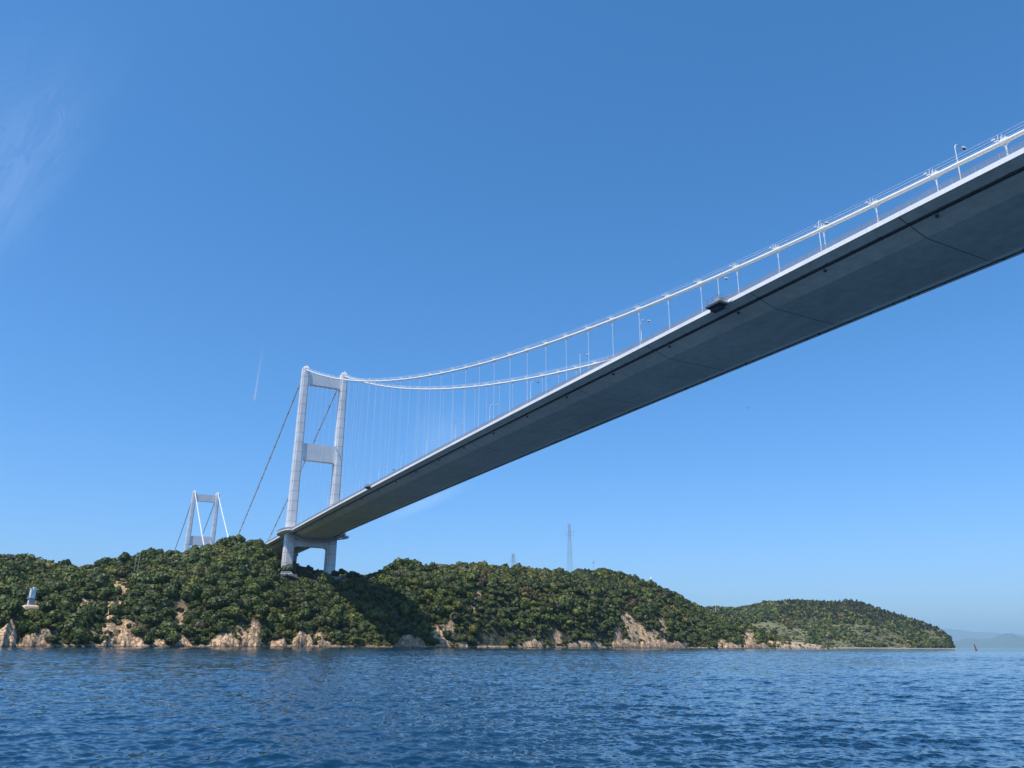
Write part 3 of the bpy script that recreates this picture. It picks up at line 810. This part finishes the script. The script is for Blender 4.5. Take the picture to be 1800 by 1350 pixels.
m.build('truss', M_grey, gan)
m = MB()
for (y0, z0), (y1, z1) in zip(prof[:-1], prof[1:]):
    m.loft([[(-1.2, y0, z0-1.12), (1.2, y0, z0-1.12), (1.2, y0, z0-1.0), (-1.2, y0, z0-1.0)], [(-1.2, y1, z1-1.12), (1.2, y1, z1-1.12), (1.2, y1, z1-1.0), (-1.2, y1, z1-1.0)]])
m.build('walkway', M_under, gan)
for args_ in (((0, 20.6, -3.3), (2.4, 3.6, 1.7)), ((0, -16.2, -3.2), (2.4, 2.2, 1.4))):
    m = MB(); m.box(*args_); m.build('end_cabin', M_grey, gan)
m = MB()
for y in (-13.5, 13.5):
    for xo in (-1.0, 1.0): m.bar((xo, y, -2.85), (xo, y, -4.2), 0.25)
m.build('hanger_bracket', M_dark, gan)

# small maintenance cars clipped to the deck edge
def edge_car(X, label, sc=1.0):
    z0 = float(zdeck(X)); e = empty('maintenance_car', (X, -16.3, z0)); e.scale = (sc, sc, sc)
    tag(e, label, 'maintenance car', 'maintenance cars on the deck edge')
    m = MB(); m.box((0, -1.5, -2.35), (4.4, 2.6, 0.5)); m.box((-0.4, -0.9, -2.9), (3.0, 1.6, 0.6)); m.build('floor', M_dark, e)
    m = MB()
    for x in (-2.1, -0.7, 0.7, 2.1):
        for y in (-2.7, -0.3): m.bar((x, y, -2.1), (x, y, -0.7), 0.1)
    for h_ in (-1.4, -0.7):
        for y in (-2.7, -0.3): m.bar((-2.1, y, h_), (2.1, y, h_), 0.08)
        for x in (-2.1, 2.1): m.bar((x, -2.7, h_), (x, -0.3, h_), 0.08)
    m.build('guard_rail', M_rail, e)
    m = MB(); m.box((0.9, -1.4, -1.4), (1.3, 1.2, 1.2)); m.box((-0.9, -1.2, -1.6), (0.8, 0.9, 0.9)); m.build('winch_box', M_grey, e)
    m = MB(); m.bar((2.2, -0.2, -2.2), (3.8, 0.1, -1.9), 0.3); m.bar((-2.2, -0.2, -2.3), (-2.9, 0.1, -2.2), 0.3); m.build('bracket', M_fascia, e)
edge_car(407.5, 'dark-floored maintenance car with guard rails on the sunlit deck edge, right of picture centre')
edge_car(166.5, 'small dark maintenance car on the deck edge near the tower, left of picture centre', 0.8)

# street lamps
lp = MB(); lp.tube([(0, 0, 0), (0, 0, 4.5), (0, 0, 9.2), (0, 0.25, 9.85), (0, 0.7, 10.15), (0, 1.3, 10.2)], [0.12, 0.095, 0.07, 0.06, 0.055, 0.05], 8)
lp.box((0, 0, 0.25), (0.4, 0.4, 0.5))
lpo = lp.build('pole', M_tower)
la = MB(); la.tube([(0, 1.2, 10.2), (0, 2.2, 10.12)], 0.055, 6); lao = la.build('arm', M_grey)
lh = MB()
lh.loft([[(-0.1, 2.1, 10.06), (0.1, 2.1, 10.06), (0.1, 2.1, 10.2), (-0.1, 2.1, 10.2)], [(-0.28, 2.45, 9.98), (0.28, 2.45, 9.98), (0.24, 2.45, 10.28), (-0.24, 2.45, 10.28)],
         [(-0.28, 3.1, 9.95), (0.28, 3.1, 9.95), (0.22, 3.1, 10.22), (-0.22, 3.1, 10.22)], [(-0.12, 3.35, 10.0), (0.12, 3.35, 10.0), (0.1, 3.35, 10.1), (-0.1, 3.35, 10.1)]])
lho = lh.build('lamp_head', M_white)
ll = MB(); ll.box((0, 2.78, 9.93), (0.42, 0.6, 0.05)); llo = ll.build('lens', M_glass)
meshes = [(lpo.data, 'pole'), (lao.data, 'arm')]; lme, gme = lho.data, llo.data
for o in (lpo, lao, lho, llo): bpy.data.objects.remove(o)
LAMPX = [461.3-29.7*k for k in range(-4, 16)]
for i, X in enumerate(LAMPX):
    e = empty('street_lamp', (X, -11.4, float(zdeck(X))-1.25))
    if i == 4: lab = 'tall curved-arm street lamp nearest the right edge of the picture, head above the main cable'
    elif i == 5: lab = 'curved-arm street lamp beside a hanger, second from the right edge of the picture'
    elif i == 6: lab = 'street lamp whose pole rises behind the dark maintenance car on the deck edge'
    elif i == 7: lab = 'street lamp with its head just below the main cable, fourth from the right edge'
    elif i < 4: lab = 'curved-arm street lamp overhead beyond the right edge, number %d past it' % (4-i)
    else: lab = 'slender curved-arm street lamp on the bridge deck, %s lamp counted from the right edge' % ('fifth sixth seventh eighth ninth tenth eleventh twelfth thirteenth fourteenth fifteenth sixteenth'.split()[i-8])
    tag(e, lab, 'street lamp', 'street lamps along the bridge deck')
    for me, nm in meshes: obj_from(me, nm, e)
    h = obj_from(lme, 'lamp_head', e); obj_from(gme, 'lens', h)

# ------------------------------------------------------------------ second bridge, beyond the island
b2 = empty('suspension_bridge', (-512, -4.4, 0)); tag(b2, 'smaller white suspension bridge tower with cables far behind the island crest', 'bridge')
make_tower(b2, 30.0, 177.0, (-13.6, 13.6), [(166.0, 174.5, 4.0, 1.6), (112.5, 123.5, 4.6, 1.6)], [170-8.2*k for k in range(16)], 4.4, 6.2, 6.0, 8.4, 1.2)
for y in (-13.5, 13.5):
    m = MB(); m.tube([(2.5+225*t_, y*(1), 176.4-123*t_-8*t_*(1-t_)) for t_ in np.linspace(0, 1, 10)], 0.5, 10); bs = m.build('main_cable', M_cable, b2, smooth=True)
    m = MB()
    for t_ in np.linspace(0.05, 0.95, 18):
        P = np.array([2.5+225*t_, y, 176.4-123*t_-8*t_*(1-t_)]); m.tube([P+(0.6, 0, -0.3), P-(0.6, 0, -0.3)], 0.72, 8)
    m.build('cable_band', M_cable, bs)
    m = MB(); m.tube([(-2.5-500*t_, y+5*t_, 176.4-(150*t_)*(1.45-0.75*t_)) for t_ in np.linspace(0, 1, 16)], 0.5, 10); m.build('main_cable', M_cable, b2, smooth=True)

# ------------------------------------------------------------------ things on the near island
def ground_at(x, y): return float(terrain(np.array([x]), np.array([y]))[0][0])
# lattice masts
def lattice(name, px, ytop, ybase, D, wb, wt, label, cat, mat_=None, rungs=14, arms=(), deep=0.0):
    T = at_dist(px, ytop, D); B = at_dist(px, ybase, D)
    base = B[2]-deep; H = T[2]-base
    e = empty(name, (T[0], T[1], base), 0.6); tag(e, label, cat)
    mm = mat_ or M_grey
    for sx, sy in ((-1, -1), (1, -1), (1, 1), (-1, 1)):
        m = MB(); m.bar((sx*wb/2, sy*wb/2, 0), (sx*wt/2, sy*wt/2, H*0.93), 0.15 if H > 20 else 0.12); m.build('leg', mm, e)
    m = MB(); z = 0; lev = [0.0]
    while z < H*0.93:
        w_ = wb+(wt-wb)*z/(H*0.93); z += max(w_*1.05, H/45); lev.append(min(z, H*0.93))
    for za, zb in zip(lev[:-1], lev[1:]):
        wa, wb2 = (wb+(wt-wb)*za/(H*0.93))/2, (wb+(wt-wb)*zb/(H*0.93))/2
        for (ax, ay), (bx, by) in (((-1, -1), (1, -1)), ((1, -1), (1, 1)), ((1, 1), (-1, 1)), ((-1, 1), (-1, -1))):
            m.bar((ax*wa, ay*wa, za), (bx*wb2, by*wb2, zb), 0.05); m.bar((bx*wa, by*wa, za), (ax*wb2, ay*wb2, zb), 0.05)
            m.bar((ax*wb2, ay*wb2, zb), (bx*wb2, by*wb2, zb), 0.05)
    m.build('bracing', mm, e)
    m = MB(); m.tube([(0, 0, H*0.9), (0, 0, H)], 0.12, 6)
    for f_, al in arms:
        m.bar((-al, 0, H*f_), (al, 0, H*f_), 0.16); m.bar((0, -al, H*f_), (0, al, H*f_), 0.16)
        for sx in (-al, al): m.tube([(sx, 0, H*f_-1.2), (sx, 0, H*f_+1.2)], 0.16, 5)
    m.build('antenna', mm, e)
    return e
lattice('radio_mast', 1000.5, 917, 1003, 700, 3.9, 1.3, 'tall thin steel lattice radio mast rising from the island ridge', 'radio mast', arms=((0.81, 4.0), (0.75, 3.2), (0.94, 1.6)), deep=5)
lattice('power_pylon', 902, 972, 991, 655, 2.6, 0.9, 'short steel lattice pylon poking above the ridge trees left of the tall mast', 'pylon', arms=((0.55, 2.6), (0.72, 2.0), (0.9, 1.2)), deep=6)
P = at_dist(1043, 989, 745); m = MB(); m.tube([(0, 0, -12), (0, 0, 0)], [0.16, 0.1], 6); m.box((0, 0, 0), (0.9, 0.9, 1.2)); o = m.build('antenna_pole', M_grey, None, loc=tuple(P))
tag(o, 'single thin antenna pole on the ridge right of the tall lattice mast', 'pole')
for px in (240.5, 246.5):
    P = at_dist(px, 973, 452); m = MB(); m.tube([(0, 0, -12), (0, 0, 0)], [0.16, 0.11], 6); m.box((0, 0, -0.6), (1.3, 0.15, 0.15)); m.box((0, 0, -1.3), (1.0, 0.15, 0.15)); o = m.build('utility_pole', M_conc, None, loc=tuple(P))
    tag(o, ('left' if px < 243 else 'right')+' one of two pale utility poles standing in the trees on the left slope', 'utility pole', 'utility poles on the left slope')
# small white tower on the crest
P = at_dist(1144, 1014, 800); e = empty('white_beacon', (P[0], P[1], P[2]-9)); tag(e, 'tiny white round beacon tower on the crest right of the masts', 'beacon')
m = MB(); m.tube([(0, 0, 0), (0, 0, 6.5)], [1.5, 1.3], 14); m.build('tower_body', M_white, e)
m = MB(); m.tube([(0, 0, 6.5), (0, 0, 6.7), (0, 0, 6.9)], [1.7, 1.9, 1.7], 14); m.build('gallery', M_white, e)
m = MB(); m.tube([(0, 0, 6.9), (0, 0, 8.2), (0, 0, 8.9)], [0.8, 0.8, 0.05], 10); m.build('lantern', M_white, e)
# channel beacon on the left spur
P = at_dist(53.5, 1063.5, 377); gz_ = P[2]
e = empty('channel_beacon', (P[0], P[1], gz_), 0.35); tag(e, 'pale blue box-shaped signal beacon on grey base, on the bare spur at far left', 'beacon')
m = MB(); m.loft([[(-1.25*s_, -1.25*s_, z_), (1.25*s_, -1.25*s_, z_), (1.25*s_, 1.25*s_, z_), (-1.25*s_, 1.25*s_, z_)] for s_, z_ in ((0.82, 0), (0.8, 2.4))]); m.build('base', M_beacon2, e)
m = MB(); m.loft([[(-2.6*s_, -2.6*s_, z_), (2.6*s_, -2.6*s_, z_), (2.6*s_, 2.6*s_, z_), (-2.6*s_, 2.6*s_, z_)] for s_, z_ in ((1.5, -4.5), (1.0, -0.6), (0.62, 0.02))]); m.build('footing', M_sand, e)
m = MB(); m.box((0, 0, 2.55), (2.7, 2.7, 0.2))
for x_ in np.linspace(-1.3, 1.3, 5):
    for y_ in (-1.3, 1.3): m.bar((x_, y_, 2.6), (x_, y_, 3.5), 0.07); m.bar((y_, x_, 2.6), (y_, x_, 3.5), 0.07)
for y_ in (-1.3, 1.3): m.bar((-1.3, y_, 3.5), (1.3, y_, 3.5), 0.07); m.bar((y_, -1.3, 3.5), (y_, 1.3, 3.5), 0.07)
m.build('balcony', M_beacon2, e)
m = MB(); m.box((0, 0, 4.4), (1.75, 1.75, 3.5)); m.box((0, 0, 6.24), (2.0, 2.0, 0.16)); m.build('upper_housing', M_beacon, e)
m = MB(); m.tube([(0, 0, 6.32), (0, 0, 6.9)], 0.3, 8); m.box((1.25, 0, 5.6), (0.5, 0.5, 0.5)); m.box((-1.25, 0, 5.6), (0.5, 0.5, 0.5)); m.build('signal_light', M_white, e)
m = MB(); m.box((0.0, -1.04, 0.95), (0.7, 0.06, 1.7)); m.build('door', M_beacon, e)

# terrace wall, guard rail and white van under the tower
aw = np.linspace(azim(at_dist(538, 1018, 520)), azim(at_dist(655, 1018, 520)), 22)
m = MB(); pts = []
for a_ in aw:
    d_ = float(np.interp(a_, K1[0], K1[1]))+3; x_, y_ = CC[0]-d_*math.cos(a_), CC[1]+d_*math.sin(a_); pts.append((x_, y_, ground_at(x_, y_)))
rings = [[(p[0]-0.15, p[1], p[2]-1.5), (p[0]+0.15, p[1], p[2]-1.5), (p[0]+0.15, p[1], p[2]+0.55), (p[0]-0.15, p[1], p[2]+0.55)] for p in pts]
m.loft(rings); wl = m.build('terrace_wall', M_conc); tag(wl, 'low concrete edge wall of the terrace beneath the tower', 'wall')
for (px, lab) in ((500.5, 'left white van parked on the terrace in front of the near tower leg'), (507.5, 'right white van parked behind a bush in front of the near tower leg')):
    P = at_dist(px, 1010, 516); zg = max(ground_at(P[0], P[1]), at_dist(px, 1010.5, 516)[2])
    e = empty('parked_van', (P[0], P[1], zg), 1.35); tag(e, lab, 'van', 'white vans on the terrace')
    m = MB(); prof_ = [(-2.2, 0.4), (2.2, 0.4), (2.25, 1.0), (1.75, 1.15), (1.2, 1.95), (-2.1, 2.0), (-2.25, 1.3)]
    m.loft([[(x_, -0.85, z_) for x_, z_ in prof_], [(x_, 0.85, z_) for x_, z_ in prof_]]); m.build('body', M_white, e)
    m = MB()
    for y_ in (-0.86, 0.86): m.box((-0.4, y_, 1.5), (3.0, 0.02, 0.45))
    m.build('window', M_glass, e)
    for x_ in (-1.4, 1.4):
        for y_ in (-0.8, 0.8):
            m = MB(); m.tube([(x_, y_-0.1, 0.33), (x_, y_+0.1, 0.33)], 0.33, 12); m.build('wheel', M_tyre, e)
# lone trees on the terrace
dark = TINTS[5]
def lone(px, ytop, ybase, D, rx, lab, flat=1.0, trunk=1.6):
    T = at_dist(px, ytop, D); Bz = at_dist(px, ybase, D)[2]; h = T[2]-Bz
    rz_ = h/(trunk+0.95)
    make_tree(T[0], T[1], Bz+trunk*rz_, (rx, rx, rz_), random.random()*6, crown_mesh(random.randrange(8), 5), lab, name='terrace_tree')
lone(589.5, 1002, 1018, 532, 2.6, 'dark round tree on the terrace touching the far tower leg', trunk=1.0)
lone(601.5, 999.5, 1018, 528, 2.0, 'tall narrow-stemmed dark tree on the terrace right of the far tower leg', trunk=1.7)
lone(620, 1004, 1019, 535, 3.8, 'wide dark tree on the terrace, rightmost of those beside the far leg', trunk=0.7)
lone(633, 1010, 1019, 540, 3.2, 'low dark bushy tree at the right end of the terrace', trunk=0.6)
lone(507, 992, 1010, 524, 4.4, 'broad green bush-like tree hiding the foot of the near tower leg', trunk=0.5)
lone(536, 1006, 1016, 540, 3.4, 'low rounded bush on the terrace between the two tower legs', trunk=0.4)

# ------------------------------------------------------------------ far island on the right
FT = [(1150, 1500, 1090), (1215, 1500, 1070), (1250, 1500, 1064), (1275, 1520, 1066), (1300, 1550, 1066), (1320, 1580, 1062), (1345, 1600, 1056), (1370, 1620, 1055), (1400, 1640, 1053), (1440, 1660, 1056), (1472, 1680, 1056),
      (1488, 1680, 1053), (1510, 1690, 1056), (1540, 1690, 1066), (1570, 1700, 1076), (1600, 1700, 1085), (1625, 1700, 1093), (1645, 1690, 1101), (1660, 1680, 1110), (1670, 1665, 1120), (1677, 1640, 1134), (1682, 1630, 1143)]
FA = np.array([azim(at_dist(r_[0], r_[2], r_[1])) for r_ in FT]); FD = np.array([r_[1] for r_ in FT], float); FZ = np.array([at_dist(r_[0], r_[2], r_[1])[2] for r_ in FT])
def fshore(a): return np.interp(a, FA, np.interp(FA, [FA[0], FA[10], FA[-1]], [1280, 1330, 1560]))+8*(fbm(a*50, a*0, 3, 4)-0.5)
def far_ter(X, Y):
    dx, dy = X-CC[0], Y-CC[1]; D = np.hypot(dx, dy); a = np.arctan2(dy, -dx)
    ds = fshore(a); d2 = np.maximum(np.interp(a, FA, FD), ds+10); z2 = np.interp(a, FA, FZ)-7*np.clip(np.interp(a, FA, FZ)/20, 0, 1)
    s = (D-ds)/(d2-ds)
    z = np.where(s < 0, s*60, z2*(0.35*np.clip(s, 0, 1)+0.65*np.clip(s, 0, 1)**2*(3-2*np.clip(s, 0, 1))))
    z = np.where(D > d2, z2-(D-d2)*0.35, z)
    z = z+np.where((s > 0) & (s < 1), (fbm(X/90, Y/90, 3, 12)-0.5)*26*np.clip(s, 0, 1)*np.clip((1-s)*3, 0, 1), 0)
    z = np.where((s > 0), np.maximum(z, 1.2*np.clip(s*60, 0, 1)), z)
    return z, D, a, s, d2
def far_rows(ang):
    ds = fshore(ang); d2 = np.maximum(np.interp(ang, FA, FD), ds+10)
    q = np.concatenate([[-0.05, 0], np.linspace(0.004, 1, 60)])
    return np.concatenate([ds[None]+(d2-ds)[None]*q[:, None], d2[None]+np.array([30, 80, 160, 260])[:, None]])
def far_z(X, Y):
    z, D, a, s, d2 = far_ter(X, Y); n = fbm(X/30, Y/30, 3, 7)[..., None]
    c = np.array([0.19, 0.19, 0.085])*(0.6+0.8*n); sh = np.clip(1-z/2.2, 0, 1)[..., None]
    return z, c*(1-sh)+np.array([0.5, 0.42, 0.32])*sh
grid_terrain('far_island_ground', FA[0], FA[-1], 380, far_rows, far_z, M_ground, None)
xs, ys, g3 = scatter(-760, 140, 600, 1320, 6.6, 21)
z, D, a, s, d2 = far_ter(xs, ys)
ok = (a > FA[0]) & (a < FA[-1]) & (s > 0.03) & (D < d2+12) & (z > 1.5)
gr = fbm(xs/80, ys/80, 3, 33)
fit, clear = [], []
for k in np.nonzero(ok)[0]:
    low = s[k] < 0.52+0.5*(gr[k]-0.5)
    if low and gr[k] > 0.35 and g3.random() < 0.93:
        if g3.random() < 0.45: continue      # scrubby clearing
        r_ = g3.uniform(1.3, 2.8); clear.append((CR_LO[g3.integers(0, 5)], (xs[k], ys[k], z[k]+0.3), (r_*1.5, r_*1.5, r_*0.8), g3.random()*6.28, np.array([0.20, 0.20, 0.085])*g3.uniform(.7, 1.25)))
        continue
    con = (s[k] > 0.55) and (0.45 < (a[k]-FA[0])/(FA[-1]-FA[0])) and g3.random() < 0.55
    if con:
        r_ = g3.uniform(2.6, 4.2); fit.append((CON[g3.integers(0, 4)], (xs[k], ys[k], z[k]+2.2), (r_, r_, r_*0.85), g3.random()*6.28, np.array([0.055, 0.062, 0.030])*g3.uniform(.7, 1.3)))
    else:
        r_ = g3.uniform(3.0, 5.6); fit.append((CR_LO[g3.integers(0, 5)], (xs[k], ys[k], z[k]+r_*0.4), (r_, r_, r_), g3.random()*6.28, pick_tint(g3, xs[k]/2, ys[k]/2)*1.05))
tag(merge('woodland', fit, M_leaf), 'hazy mixed wood with pointed conifers covering the far island hill at right', 'woodland', kind='stuff')
tag(merge('scrub', clear, M_leaf), 'pale olive scrub on the lower slopes of the far island', 'scrub', kind='stuff')
# thin guyed mast on the far island
P = at_dist(1254.5, 1020, 1420); B = at_dist(1254.5, 1071, 1420); H = P[2]-B[2]
e = empty('guyed_mast', (P[0], P[1], B[2])); tag(e, 'very thin pale guyed mast standing at the left end of the far island', 'mast')
m = MB(); m.tube([(0, 0, -6), (0, 0, H)], [0.35, 0.22], 6); m.build('mast_pole', M_tower, e)
m = MB()
for k in range(3):
    for f_ in (0.25,): m.tube([(9*math.cos(k*2.1), 9*math.sin(k*2.1), -4), (0, 0, H*f_)], 0.05, 4)
m.build('guy_wire', M_tower, e)

# ------------------------------------------------------------------ distant mountains
def mountains(name, table, D, depth, seed):
    A_ = np.array([azim(at_dist(x, y, D)) for x, y in table]); Z_ = np.array([at_dist(x, y, D)[2] for x, y in table])
    ang = np.linspace(A_[0], A_[-1], 260); q = np.concatenate([[-1.02], np.linspace(-1, 1, 26)])
    rows = D+depth*q[:, None]+0*ang[None]
    Aa = np.broadcast_to(ang, rows.shape)
    X = CC[0]-rows*np.cos(Aa); Y = CC[1]+rows*np.sin(Aa)
    zr = np.interp(Aa, A_, Z_)*(1+0.10*(fbm(Aa*300, Aa*0, 4, seed)-0.5))
    prof_ = np.clip(1-np.abs(q), 0, 1)[:, None]**0.75
    Z = zr*prof_*(1+0.5*(fbm(X/(depth*0.4), Y/(depth*0.4), 4, seed+3)-0.5)*(1-prof_))-np.where(q < -1, 20, 0)[:, None]
    nr, na = rows.shape; V = np.stack([X, Y, Z], -1).reshape(-1, 3)
    i, j = np.meshgrid(np.arange(nr-1), np.arange(na-1), indexing='ij')
    F = np.stack([i*na+j, (i+1)*na+j, (i+1)*na+j+1, i*na+j+1], -1).reshape(-1, 4)
    o = obj_from(np_mesh(name, V, F[:, ::-1], M_far, smooth=True), name); tag(o, kind='structure')
mountains('distant_hills', [(1640, 1139), (1672, 1127), (1686, 1126), (1700, 1121), (1712, 1121), (1718, 1124), (1730, 1122), (1745, 1121), (1752, 1117), (1762, 1114), (1772, 1112), (1780, 1112.5), (1788, 1116), (1800, 1119), (1830, 1117), (1870, 1124), (1920, 1130)], 24000, 2200, 3)
mountains('distant_mountains', [(1560, 1112), (1640, 1106), (1665, 1104), (1690, 1107), (1710, 1110), (1740, 1110), (1760, 1113), (1800, 1114), (1900, 1112)], 38000, 3000, 9)

# ------------------------------------------------------------------ buoy and birds
P = at_dist(1716, 1140, 820)
e = empty('channel_buoy', (P[0], P[1], 0.0)); tag(e, 'red pillar buoy leaning in the current, far right near the horizon', 'buoy')
rv = Vector((CR[0], CR[1], 0)).normalized()
e.scale = (0.72, 0.72, 0.8); e.rotation_mode = 'AXIS_ANGLE'; fwd = Vector((CF[0], CF[1], 0)).normalized(); e.rotation_axis_angle = (R(-13), fwd.x, fwd.y, 0)
m = MB(); m.tube([(0, 0, -0.8), (0, 0, 0.7), (0, 0, 0.9)], [1.3, 1.3, 0.9], 14); m.build('float', M_red, e)
m = MB()
for k in range(4):
    q = k*math.pi/2+0.4; m.bar((0.8*math.cos(q), 0.8*math.sin(q), 0.9), (0.45*math.cos(q), 0.45*math.sin(q), 5.2), 0.22)
m.tube([(0, 0, 1.2), (0, 0, 5.4)], [0.62, 0.5], 10)
m.build('pillar', M_red, e)
m = MB(); m.tube([(0, 0, 5.4), (0, 0, 6.1), (0, 0, 6.9)], [0.55, 0.5, 0.45], 12); m.build('topmark', M_dark, e)
m = MB(); m.tube([(0, 0, 6.9), (0, 0, 7.5)], [0.2, 0.15], 8); m.build('lantern', M_white, e)
def bird(px, py, D, lab):
    P = at_dist(px, py, D); m = MB(); rr_ = [0.02, 0.09, 0.14, 0.12, 0.05, 0.10]
    m.tube([(0.42, 0, 0.02), (0.32, 0, 0.02), (0.1, 0, 0), (-0.12, 0, 0), (-0.32, 0, 0), (-0.48, 0, 0.01)], rr_, 8)
    for s_ in (-1, 1):
        m.loft([[(0.14, 0.08*s_, 0.02), (-0.12, 0.08*s_, 0.02), (-0.12, 0.08*s_, 0.05), (0.14, 0.08*s_, 0.05)], [(0.2, 0.5*s_, 0.2), (-0.06, 0.5*s_, 0.2), (-0.06, 0.5*s_, 0.22), (0.2, 0.5*s_, 0.22)], [(0.0, 1.05*s_, 0.12), (-0.1, 1.05*s_, 0.12), (-0.1, 1.05*s_, 0.13), (0.0, 1.05*s_, 0.13)]])
    o = m.build('flying_bird', M_bird, None, loc=tuple(P)); o.rotation_euler = (0.3, 0, 0.9); tag(o, lab, 'bird')
bird(692.5, 826, 260, 'dark bird gliding just above the deck edge between two lamps, centre left')
bird(1316, 717, 330, 'tiny bird alone in the open sky below the deck at right')

# ------------------------------------------------------------------ high thin clouds and contrail
def cloud_mat(name, dens, sx, sy, rot, lo, hi, soft=True):
    m_, t, b = mat(name); t.nodes.remove(b); om = t.nodes['Material Output']
    tc = N(t, 'ShaderNodeTexCoord'); mp = N(t, 'ShaderNodeMapping'); mp.inputs['Scale'].default_value = (sx, sy, 1); mp.inputs['Rotation'].default_value = (0, 0, rot)
    t.links.new(tc.outputs['Object'], mp.inputs['Vector'])
    n1 = N(t, 'ShaderNodeTexNoise', Scale=1.0, Detail=7.0, Roughness=0.7); t.links.new(mp.outputs[0], n1.inputs['Vector'])
    r1 = N(t, 'ShaderNodeMapRange'); r1.inputs['From Min'].default_value = lo; r1.inputs['From Max'].default_value = hi; r1.inputs['To Max'].default_value = dens
    t.links.new(n1.outputs['Fac'], r1.inputs['Value'])
    gr_ = N(t, 'ShaderNodeAttribute', attribute_name='thickness')
    ml = N(t, 'ShaderNodeMath', operation='MULTIPLY'); t.links.new(r1.outputs[0], ml.inputs[0]); t.links.new(gr_.outputs['Fac'], ml.inputs[1])
    tl = N(t, 'ShaderNodeBsdfTranslucent'); tl.inputs['Color'].default_value = (0.82, 0.93, 1.0, 1)
    tp = N(t, 'ShaderNodeBsdfTransparent'); mx = N(t, 'ShaderNodeMixShader')
    t.links.new(ml.outputs[0], mx.inputs[0]); t.links.new(tp.outputs[0], mx.inputs[1]); t.links.new(tl.outputs[0], mx.inputs[2]); t.links.new(mx.outputs[0], om.inputs['Surface'])
    return m_
def cloud(name, corners, H, matl, lab):
    """a level sheet at altitude H under which the four viewed spots lie"""
    P = []
    for (x, y) in corners:
        d = ray(x, y); s_ = (H-CC[2])/d[2]; P.append(CC+d*s_)
    P = np.array(P); c = P.mean(0)
    n = 20; V = []; F = []; W = []
    for i in range(n+1):
        for j in range(n+1):
            u, v = i/n, j/n; q = P[0]*(1-u)*(1-v)+P[1]*u*(1-v)+P[2]*u*v+P[3]*(1-u)*v
            W.append((math.sin(math.pi*u)*math.sin(math.pi*v))**1.6)
            V.append(tuple(q-c+np.array([0, 0, 60*math.sin(i*1.3)*math.cos(j*0.9)])))
    for i in range(n):
        for j in range(n): a_ = i*(n+1)+j; F.append((a_, a_+1, a_+n+2, a_+n+1))
    m = MB(); m.add(V, F); o = m.build(name, matl, None, loc=tuple(c)); tag(o, lab, 'cloud', kind='stuff')
    at_ = o.data.attributes.new('thickness', 'FLOAT', 'POINT'); at_.data.foreach_set('value', W); return o
cm1 = cloud_mat('cirrus', 0.13, 0.0011, 0.00055, 0.3, 0.34, 0.72)
cm2 = cloud_mat('cirrus_faint', 0.30, 0.0004, 0.00022, 1.2, 0.40, 0.75)
cloud('cirrus_cloud', [(-190, 560), (70, 470), (330, 20), (-120, -60)], 8000, cm1, 'faint feathery streak of cirrus high at the upper left')
cloud('cirrus_cloud', [(660, 935), (840, 860), (850, 835), (690, 880)], 7000, cm2, 'small pale wisp of cirrus beneath the bridge deck at centre')
cm3 = cloud_mat('cirrus_veil', 0.15, 0.0007, 0.0004, 1.2, 0.36, 0.75)
cloud('cirrus_cloud', [(700, 830), (860, 830), (860, 700), (700, 700)], 7600, cm3, 'faint wisp of cirrus behind the hangers right of the tower')
m = MB(); A_ = ray(447, 703); B_ = ray(462, 612); Hc = 9000
PA = CC+A_*(Hc/A_[2]); PB = CC+B_*(Hc/B_[2]); cc = (PA+PB)/2
m.tube([PA+(PB-PA)*t_-cc for t_ in np.linspace(0, 1, 12)], list(np.linspace(40, 28, 12)), 8)
M_con, t, b = mat('contrail_ice'); t.nodes.remove(b); om = t.nodes['Material Output']
tl = N(t, 'ShaderNodeBsdfTranslucent'); tp = N(t, 'ShaderNodeBsdfTransparent'); mx = N(t, 'ShaderNodeMixShader'); df = N(t, 'ShaderNodeBsdfDiffuse'); ad = N(t, 'ShaderNodeMixShader')
tc = N(t, 'ShaderNodeTexCoord'); sp_ = N(t, 'ShaderNodeSeparateXYZ'); t.links.new(tc.outputs['Generated'], sp_.inputs[0])
rg = N(t, 'ShaderNodeMapRange'); rg.inputs['To Min'].default_value = 0.22; rg.inputs['To Max'].default_value = 0.02
t.links.new(sp_.outputs['X'], rg.inputs['Value']); t.links.new(rg.outputs[0], mx.inputs[0])
t.links.new(tl.outputs[0], ad.inputs[1]); t.links.new(df.outputs[0], ad.inputs[2]); t.links.new(tp.outputs[0], mx.inputs[1]); t.links.new(ad.outputs[0], mx.inputs[2]); t.links.new(mx.outputs[0], om.inputs['Surface'])
o = m.build('contrail', M_con, None, loc=tuple(cc)); tag(o, 'short white aircraft contrail in the sky left of the tower', 'contrail', kind='stuff')
print('trees', len(trees), 'bush', len(bush), 'far', len(fit), len(clear))

# ------------------------------------------------------------------ air
hm = bpy.data.materials.new('haze_air'); hm.use_nodes = True; t = hm.node_tree; t.nodes.clear()
om = t.nodes.new('ShaderNodeOutputMaterial'); pv = t.nodes.new('ShaderNodeVolumePrincipled')
pv.inputs['Color'].default_value = (0.55, 0.84, 1.0, 1); pv.inputs['Density'].default_value = 4.5e-5; pv.inputs['Anisotropy'].default_value = 0.0
t.links.new(pv.outputs[0], om.inputs['Volume'])
m = MB(); m.box((0, 0, 340.0), (96000, 96000, 700.0)); hz = m.build('haze', hm); tag(hz, 'thin blue air between the camera and the distant hills', 'haze', kind='stuff')
